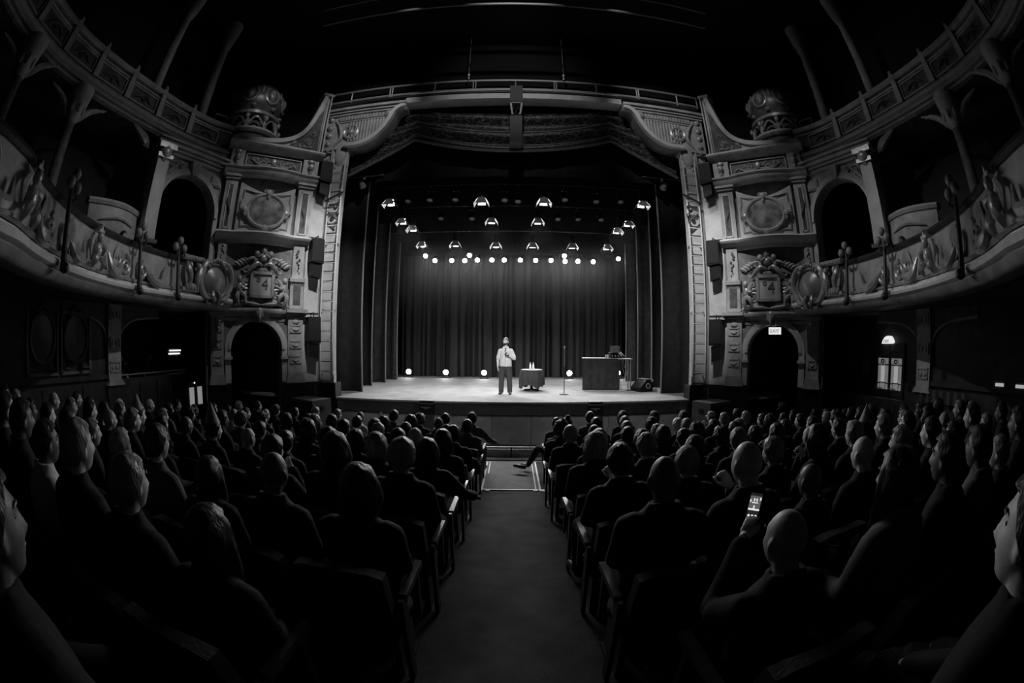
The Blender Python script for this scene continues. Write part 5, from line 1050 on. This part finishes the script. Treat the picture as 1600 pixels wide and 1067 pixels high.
def on_head(X, Z):
    best = min((abs(head_pt(p_, t_).x - X) + abs(head_pt(p_, t_).z - Z), p_, t_) for p_ in lin(-.9, .9, 60) for t_ in lin(.9, 2.4, 60))
    return head_pt(best[1], best[2])
LIPS = MB().curl([tuple(on_head(x, -.0585) + Vector((0, dy, 0))) for x, dy in ((-.025, -.003), (-.012, .001), (0, .002), (.012, .001), (.025, -.003))], .0055, 6, 4).mesh('lips', mat('lips', .22, .5, .3))
EYP, BRP = on_head(.032, .013), on_head(.033, .037)
def face_bits(o, M, sc=1.0):
    for d in (-1, 1):
        e = link('eye', EYE, o); e.matrix_local = M @ Matrix.Translation(Vector((d * EYP.x, EYP.y - .001, EYP.z)) * sc)
        w_ = link('eyebrow', BROW, o, HAIRM['dark']); w_.matrix_local = M @ Matrix.Translation(Vector((d * BRP.x, BRP.y + .001, BRP.z)) * sc) @ Matrix.Rotation(-d * .35, 4, 'Z')
AUD = "0,L:85,2,sm 143,-1,sp 201,-4,cd 259,2,sm 341,-4,bp 399,-2,fd 457,0,fm 515,-5,sd 573,-4,cd 631,3,sd 696,-1,fd|0,R:97,-7,sm 171,4,sm 246,3,od 320,1,ld 394,-2,cd 468,-6,km 541,-3,od 687,4,od|1,L:85,3,sm 141,6,bd 197,8,od 254,4,od 311,2,sd 369,1,od 426,-1,od 484,-3,od 541,1,fd 599,1,sd 657,0,od 725,0,ld|1,R:107,8,ud 165,7,sd 223,8,fd 281,4,od 339,0,wd 450,6,fd 508,6,fd 580,-2,sd 653,-1,om 727,-2,ld|2,L:111,-2,sd 182,-1,sd 240,2,od 298,-4,sm 361,3,Ld 424,1,od 485,-2,cd 561,-1,fp 623,4,od 685,-1,sd 748,5,sd|2,R:85,5,cd 142,-2,sd 200,3,fd 257,-4,Ld 315,3,fd 373,-2,od 430,-3,Ld 488,3,sd 546,0,ld 677,-1,od 744,-4,sd|3,L:85,2,sd 143,-4,fd 201,1,fd 259,3,sm 327,0,od 465,0,cm 603,-3,cd 672,-1,om 741,3,bd|3,R:86,3,fd 174,-1,sd 232,-2,od 290,-1,cd 363,-3,od 437,4,ld 512,1,sd 586,-1,Ld 661,2,ld 735,2,od|4,L:85,1,ld 143,1,sd 201,-4,od 273,4,od 355,-4,sd 431,5,sd 583,-5,Ld 658,-2,sd 734,0,bm|4,R:109,3,fd 167,0,od 225,-1,sd 283,-3,cd 341,-5,od 399,0,sd 457,1,sd 515,3,cd 584,4,od 659,-2,sd 735,-1,sd|5,L:85,-2,od 139,1,Ld 195,4,sd 251,-4,sd 307,-5,bd 364,-1,hd 420,-2,bd 477,-6,od 534,-1,hd 592,1,fd 649,-4,ld 707,0,sd 765,3,sd|5,R:85,5,Ld 139,3,fd 196,-3,od 252,2,fd 309,3,sd 366,-4,bd 423,0,sd 480,-5,hd 538,3,sd 596,-3,fd 654,0,cd 726,4,ld|6,L:85,6,fd 143,6,od 206,0,sd 366,-8,bd 424,4,fd 482,-2,bd 540,2,sd 610,0,fd 685,2,bd|6,R:85,3,sd 143,-2,fd 233,-1,fd 292,4,od 350,3,fd 408,5,fd 466,3,sd 524,3,od 582,-7,bd 640,3,fd 698,-3,fd|7,L:85,-2,od 143,1,bd 201,-10,ld 259,5,sm 317,-5,Ld 374,-3,fd 432,1,sd 498,-2,sd 572,-5,od 647,0,Ld 721,0,sd|7,R:85,5,bd 141,9,bd 199,-10,bd 256,1,bd 313,2,fd 371,3,sd 429,-6,sd 486,5,sd 544,-10,fm 615,-4,sd|8,L:117,-10,ld 171,2,fd 227,10,fd 284,3,sp 341,10,sd 398,10,sd 456,-1,fm 514,0,cd|8,R:102,-6,bd 174,6,lm 232,6,sd 289,3,sm 347,-10,fd 405,4,sd 463,1,sd|9,L:117,10,sd 175,-1,fd 233,-1,ld 292,1,Ld|9,R:117,10,sd 175,4,od 233,2,sd 292,4,fd"
ROWN = ('front',) + ORD[1:]
LOOK = {'s': ('short', 'dark', 'short-haired'), 'f': ('short', 'fair', 'short fair-haired'), 'b': (None, '', 'bald'), 'o': ('bob', 'dark', 'bob-haired'), 'l': ('long', 'dark', 'long dark-haired'), 'L': ('long', 'fair', 'long fair-haired'), 'u': ('bun', 'dark', 'bun-haired'), 'c': ('curly', 'brown', 'curly-haired'), 'k': ('fuzz', 'dark', 'white-capped'), 'h': ('short', 'dark', 'party-hatted'), 'w': ('white', 'white', 'white-haired')}
TOPN = {'d': 'dark', 'm': 'mid', 'p': 'pale'}
rnd = random.Random(21)
# ---- theatre seat, origin on the floor
def seat_parts():
    b = MB(); b.grid(lambda a, t: (-.235 + .47 * a, -.21 - .12 * t - .05 * math.cos((a - .5) * 2.6), .42 + .5 * t - .03 * t * (2 * a - 1) ** 4), 8, 6); b.grid(lambda a, t: (-.235 + .47 * a, -.29 - .12 * t - .03 * math.cos((a - .5) * 2.6), .42 + .5 * t - .03 * t * (2 * a - 1) ** 4), 8, 6)
    n = 63
    rim = [i * 7 for i in range(9)] + [56 + j for j in range(1, 7)] + [i * 7 + 6 for i in range(7, -1, -1)] + [j for j in range(5, 0, -1)]
    b.f += [[rim[i], rim[(i + 1) % len(rim)], rim[(i + 1) % len(rim)] + n, rim[i] + n] for i in range(len(rim))]; b.fm += [0] * len(rim)
    back = b.mesh('backrest', SEATM)
    b = MB(); b.loft([((0, .02, .36), .2, .2), ((0, .02, .38), .235, .24), ((0, .02, .42), .235, .24), ((0, .02, .435), .2, .2)], 24); cus = b.mesh('seat', SEATM)
    b = MB(); b.box(-.022, .022, -.2, .2, .63, .67); b.box(-.015, .015, -.26, -.18, .05, .66); b.box(-.012, .012, .1, .14, .3, .64); arm = b.mesh('armrest', DARKW, False)
    b = MB(); b.box(-.02, .02, -.22, .12, 0, .4); b.box(-.03, .03, -.26, .16, 0, .03); leg = b.mesh('leg', BLACKM, False)
    return back, cus, arm, leg
SEAT = seat_parts()
def add_seat(x, y, z, yaw, label):
    t = root('theatre_seat', (x, y, z), label, 'seat', 'stalls seats'); t.rotation_euler = (0, 0, yaw); t.scale = (1.06, 1.06, 1.08)
    link('backrest', SEAT[0], t); link('seat', SEAT[1], t)
    for d in (-1, 1):
        link('armrest', SEAT[2], t).location = (d * .255, 0, 0); link('leg', SEAT[3], t).location = (d * .18, 0, 0)
def add_person(x, y, z, yaw, hy, code, label, group='audience', sc=1.0, pose=None, eyes=True, legs='in'):
    st, hc, nm = LOOK[code[0]]; pose = pose or rnd.choice(('lap',) * 5 + ('chin',))
    P = POSES[pose]; sk = SKIN[rnd.choice(('mid', 'deep') if y < 1.3 else ('light', 'light', 'mid', 'deep') if code[0] not in 'fLw' else ('light', 'mid'))]  # nearest rows get darker skin in place of dim light
    o = bpy.data.objects.new('person', P[None]); C.objects.link(o); set_mat(o, sk)
    if legs == 'out': o.data = OUTB; set_mat(o, sk)
    tag(o, label, 'person', group); o.location = (x, y, z); o.rotation_euler = (0, 0, yaw); o.scale = (sc,) * 3
    link('top', P['top'], o, TOPM[TOPN[code[1]]]); link('trousers', TR if legs == 'in' else OUTT, o, TROU); link('shoe', SH, o, SHOE); s2 = link('shoe', SH, o, SHOE); s2.scale = (-1, 1, 1)
    if legs == 'out': s2.location = (-.44 + .38 * .78 - .075, .55 - .38 * .62 - .09, .06); s2.rotation_euler = (.1, 0, .9)
    if eyes: face_bits(o, Matrix.Translation(HC)); link('lips', LIPS, o).location = HC
    if st:
        h = link('hair', HAIR[st], o, HAIRM[hc]); h.location = HC
    for k, me in (('k', CAP), ('h', CONE)):
        if code[0] == k: link(me.name.split('.')[0], me, o).location = HC
    return o
for blk in AUD.split('|'):
    hd, body = blk.split(':'); ri, sd = hd.split(','); ri = int(ri); y = 9.0 - .98 * ri; s = -1 if sd == 'L' else 1
    for k, e in enumerate(body.split()):
        xs, dz, code = e.split(','); x = s * int(xs) / 100; z = floor_z(y); sc = 1.1 * (1 + int(dz) / 100 / 1.28)
        yaw = math.atan2(x + .2, 13.6 - y) * .55; yj = rnd.uniform(-.12, .12)
        pos = '%s row from stage, %s seat %s of aisle' % (ROWN[ri], ORD[k], 'left' if s < 0 else 'right')
        if ri == 0: pos = 'front row, %s seat %s of aisle' % (ORD[k], 'left' if s < 0 else 'right')
        tn = {'d': 'dark top', 'm': 'grey top', 'p': 'pale top'}[code[1]]
        add_person(x, y, z, yaw + yj, 0, code, '%s person in %s, %s' % (LOOK[code[0]][2], tn, pos), 'audience in the stalls', sc, 'phone' if (ri, s, k) == (8, 1, 0) else 'wide' if s < 0 and k == 0 and ri in (0, 2, 5) else 'lap' if ri >= 8 else None, True, 'out' if (ri, s, k) == (0, 1, 0) else 'in')
        add_seat(x, y, z, yaw * .4, 'dark plush seat, %s' % pos)
# onlookers in the side boxes and on the balcony
for s in (-1, 1):
    for i, (x, y, z, nm) in enumerate(((10.02, 8.25, 1.3, 'stage end'), (10.02, 7.05, 1.3, 'camera end')) if s < 0 else ()):
        add_person(s * x, y, z, s * .9, 0, 'sd', 'person in dark top looking over the left side box rail at its %s' % nm, 'onlookers in the boxes', 1.0, 'chin')
        add_seat(s * x, y, z, s * .8, 'dark seat inside the left side box, %s' % nm)
    for i, (x, y) in enumerate(((8.75, 6.0), (8.75, 5.2), (8.75, 4.4))):
        add_person(s * x, y, 4.1, s * .8, 0, 'sd', 'dim onlooker behind the %s balcony rail, %s from the stage' % (side(s), ORD[i]), 'onlookers on the balcony', 1.0, 'lap')
        add_seat(s * x, y, 4.1, s * .8, 'dark balcony seat on the %s side, %s from the stage' % (side(s), ORD[i]))
# ---------------------------------------------------------------- the performer (origin on the stage between the feet, facing -Y, built facing +Y and turned)
PX = Matrix.Translation((-.2, 13.7, 1.27)) @ Matrix.Rotation(PI - .08, 4, 'Z')
def performer():
    HCp = Vector((.0, .02, 1.69)); Hm = Matrix.Translation(HCp) @ Matrix.Rotation(-.3, 4, 'Z') @ Matrix.Rotation(-.07, 4, 'Y')
    L = ((-.18, -.015, 1.395), (-.29, .07, 1.14), (-.07, .26, 1.29))     # his left arm, holds the microphone (image right after turning)
    Rr = ((.18, -.015, 1.395), (.255, -.02, 1.12), (.245, .05, .89))
    mic = Vector((-.03, .3, 1.37))
    def layer(kind):
        b = MB(); g = .014 if kind else 0
        if kind in (None, 'shirt'):
            z0 = .9 if kind == 'shirt' else .88; q = 1.08 if kind else 1
            b.loft([((0, 0, z0), .185 * q, .135 * q), ((0, .01, 1.0), .18 * q, .14 * q), ((0, 0, 1.15), .175 * q, .13 * q), ((0, -.01, 1.3), .185 + g, .125 + g), ((0, -.01, 1.39), .18 + g, .112 + g), ((0, -.01, 1.44), .15 + g, .09 + g), ((0, -.01, 1.475), .1 + g, .072 + g), ((0, -.005, 1.505), .066 + g, .058 + g)], 24)
            for A in (L, Rr):
                if kind is None: limb(b, [(A[0][0] * .75, A[0][1], A[0][2]), A[0], tuple(Vector(A[0]).lerp(Vector(A[1]), .5)), A[1], tuple(Vector(A[1]).lerp(Vector(A[2]), .5)), A[2]], [.062, .058, .05, .043, .038, .026], 12, 4)
                else:
                    e = Vector(A[0]).lerp(Vector(A[1]), .82); limb(b, [(A[0][0] * .75, A[0][1], A[0][2]), A[0], tuple(Vector(A[0]).lerp(e, .5)), tuple(e)], [.068, .07, .068, .07], 12, 4)
            if kind == 'shirt': b.tube([(.085 * math.cos(q), -.005 + .075 * math.sin(q), 1.51 - .03 * math.sin(q)) for q in lin(0, 2 * PI, 18)[:-1]], .016, 6, closed=True)
        if kind in (None, 'trousers'):
            b.ell((0, 0, .88), (.175 + g, .13 + g, .12 + g), 16, 10)
            for s in (-1, 1): limb(b, [(s * .085, 0, .86), (s * .11, .01, .66), (s * .125, .02, .48), (s * .135, .0, .28), (s * .14, -.01, .1)], [.1 + g, .085 + g, .066 + g * 1.6, .055 + g * 2.2, .04 + g * 3], 12, 5)
        if kind is None:
            for s in (-1, 1): limb(b, [(s * .14, -.02, .06), (s * .155, .08, .045), (s * .17, .17, .03)], [.04, .04, .03], 9, 3)
            limb(b, [(0, -.01, 1.44), (0, .0, 1.53), HCp + Vector((0, -.015, -.05))], [.075, .054, .058], 12, 4); head(b, Hm, 1.06)
            hand(b, hand_frame(Vector(Rr[2]), (-.05, .25, -1), (-1, .1, 0)), .3, 1, 1.0)
            # left fist closed around the microphone
            w_ = Vector(L[2]); hand(b, hand_frame(w_, (.25, .25, .75), (.45, .9, -.2)), 1.05, -1, 1.0)
        if kind == 'shoe':
            for s in (1,): limb(b, [(s * .14, -.05, .055), (s * .155, .08, .05), (s * .175, .2, .04)], [.05, .052, .04], 10, 4)
        return remesh(b, kind or 'person', .0068 if kind is None else .011, 1 if kind is None else 3)
    o = bpy.data.objects.new('person', layer(None)); C.objects.link(o); set_mat(o, SKIN['light']); o.matrix_world = PX
    tag(o, 'bearded performer on stage in a pale short-sleeved shirt, holding a microphone to his chest', 'person')
    link('shirt', layer('shirt'), o, mat('pale_shirt', .5, .8, .2, .5, 22, .1, 8)); link('trousers', layer('trousers'), o, mat('performer_trousers', .045, .8, .2, .6, 18)); sh_ = layer('shoe'); link('shoe', sh_, o, SHOE); link('shoe', sh_, o, SHOE).scale = (-1, 1, 1)
    h = link('hair', HAIR['short'], o, HAIRM['brown']); h.matrix_local = Hm @ Matrix.Scale(1.03, 4)
    b = MB()
    def beard(a, t):
        ph = (a - .5) * 3.0; k = abs(ph) / 1.5; top = 1.98 - .42 * k ** 2; th = top + (2.95 - top) * t
        p = head_pt(ph, th); nn = Vector((math.sin(ph), math.cos(ph), -.3)).normalized(); p += nn * (.001 + .011 * math.sin(PI * min(1, .12 + t)))
        return tuple(p)
    b.grid(beard, 36, 14); m_ = b.build('beard', HAIRM['dark'], ang=180); m_.parent = o; m_.matrix_local = Hm @ Matrix.Scale(1.06, 4)
    m_ = link('lips', LIPS, o); m_.matrix_local = Hm @ Matrix.Scale(1.06, 4)
    face_bits(o, Hm, 1.06)
    w_ = Vector(L[1]).lerp(Vector(L[2]), .9); d = (Vector(L[2]) - Vector(L[1])).normalized()
    b = MB(); b.lathe([(.036, -.016), (.04, 0), (.036, .016)], 16); M = Matrix.Translation(w_) @ d.to_track_quat('Z', 'Y').to_matrix().to_4x4(); b.v = [tuple(M @ Vector(p)) for p in b.v]; m_ = b.build('wristwatch', BLACK); m_.parent = o
    b = MB(); b.tube([(0, y_, z) for z, y_ in ((.91, .148), (1.0, .166), (1.15, .15), (1.3, .134), (1.39, .121), (1.44, .1))], .008, 5); m_ = b.build('button_placket', mat('pale_shirt_edge', .35, .8, .2)); m_.parent = o
    m = root('microphone', (0, 0, 0), 'black hand-held microphone in the performer\'s raised hand', 'microphone'); a = Vector((.06, .05, 1)).normalized()
    b = MB(); b.tube([mic - a * .13, mic - a * .02, mic + a * .07], [.011, .013, .016], 10); b.build('handle', BLACKM, m)
    b = MB(); b.ell(mic + a * .1, (.026, .026, .03), 12, 8); b.build('grille', mat('mic_grille', .1, .4, .5), m)
    m.matrix_world = PX
performer()
# ---------------------------------------------------------------- small things among the audience
def phone():
    p = Vector((1.15, 1.64, 2.2)); t = root('smartphone', (0, 0, 0), 'lit smartphone held up in the right stalls, filming the stage', 'phone')
    b = MB(); b.box(-.038, .038, 0, .008, -.08, .08); m_ = b.build('case', BLACK, None, smooth=False); m_.parent = t
    S0, S1, S2 = emis('screen_dark', .012), emis('screen_mid', .1), emis('screen_bright', .8); b = MB()
    def q(x0, x1, z0, z1, mi, d=.0005): b.mi = mi; b.add([(x0, -d, z0), (x1, -d, z0), (x1, -d, z1), (x0, -d, z1)], [(0, 1, 2, 3)])
    q(-.035, .035, -.076, .076, 0); q(-.035, .035, -.02, .06, 1, .0008); q(-.035, .035, -.024, -.014, 2, .0012); q(-.006, .003, -.014, .004, 2, .0012); q(-.02, .018, .018, .024, 2, .0012)
    for x, z in ((-.03, .03), (.03, .045), (-.008, .038), (.008, .038)): q(x - .004, x + .004, z - .008, z + .008, 2, .0012)
    for x in (-.022, 0, .022): b.mi = 2; b.add([(x + .007 * math.cos(k * PI / 6), -.001, -.056 + .007 * math.sin(k * PI / 6)) for k in range(12)], [list(range(12))])
    q(-.012, .012, -.073, -.07, 2, .0012); m_ = b.build('screen', [S0, S1, S2], None, smooth=False); m_.parent = t
    t.location = p; t.rotation_euler = (-.3, .1, -.55); t.scale = (.84,) * 3
phone()

def cup():
    x, y, z = 1.87, 1.66, 1.70; t = root('plastic_cup', (x, y, z), 'half-full clear plastic cup held low among the nearest right stalls', 'cup')
    MB().lathe([(0, 0), (.028, 0), (.04, .12), (.038, .12), (.027, .004), (0, .004)], 20, (x, y, z)).build('cup', GLASSM, t)
    MB().lathe([(0, .006), (.0265, .006), (.0335, .07), (0, .07)], 20, (x, y, z)).build('drink', mat('pale_drink', .3, .3, .4), t)
    MB().tube([(x + .04 * math.cos(q), y + .04 * math.sin(q), z + .12) for q in lin(0, 2 * PI, 20)[:-1]], .002, 5, closed=True).build('rim', WHITE, t)
cup()
def handbag():
    o = Vector((2.13, 1.7, 1.62)); t = root('handbag', o, 'dark handbag with a bright zip resting on a lap in the near right stalls', 'handbag')
    M = Matrix.Translation(o) @ Matrix.Rotation(.55, 4, 'Z')
    b = MB(); b.loft([((0, 0, 0), .15, .07), ((0, 0, .04), .165, .085), ((0, 0, .12), .15, .06), ((0, 0, .16), .13, .02)], 20); b.v = [tuple(M @ Vector(p)) for p in b.v]; b.build('bag_body', mat('dark_leather', .02, .4, .4), t)
    for d in (-1, 1): MB().tube([M @ Vector((-.13, d * .012, .163)), M @ Vector((0, d * .014, .17)), M @ Vector((.13, d * .012, .163))], .004, 5).build('zip_tape', WHITE, t)
    b = MB(); [b.box(-.12 + .016 * k, -.112 + .016 * k, -.008, .008, .163, .172, M) for k in range(16)]; m_ = b.build('zip_teeth', STEEL, t, smooth=False); m_['kind'] = 'stuff'
handbag()
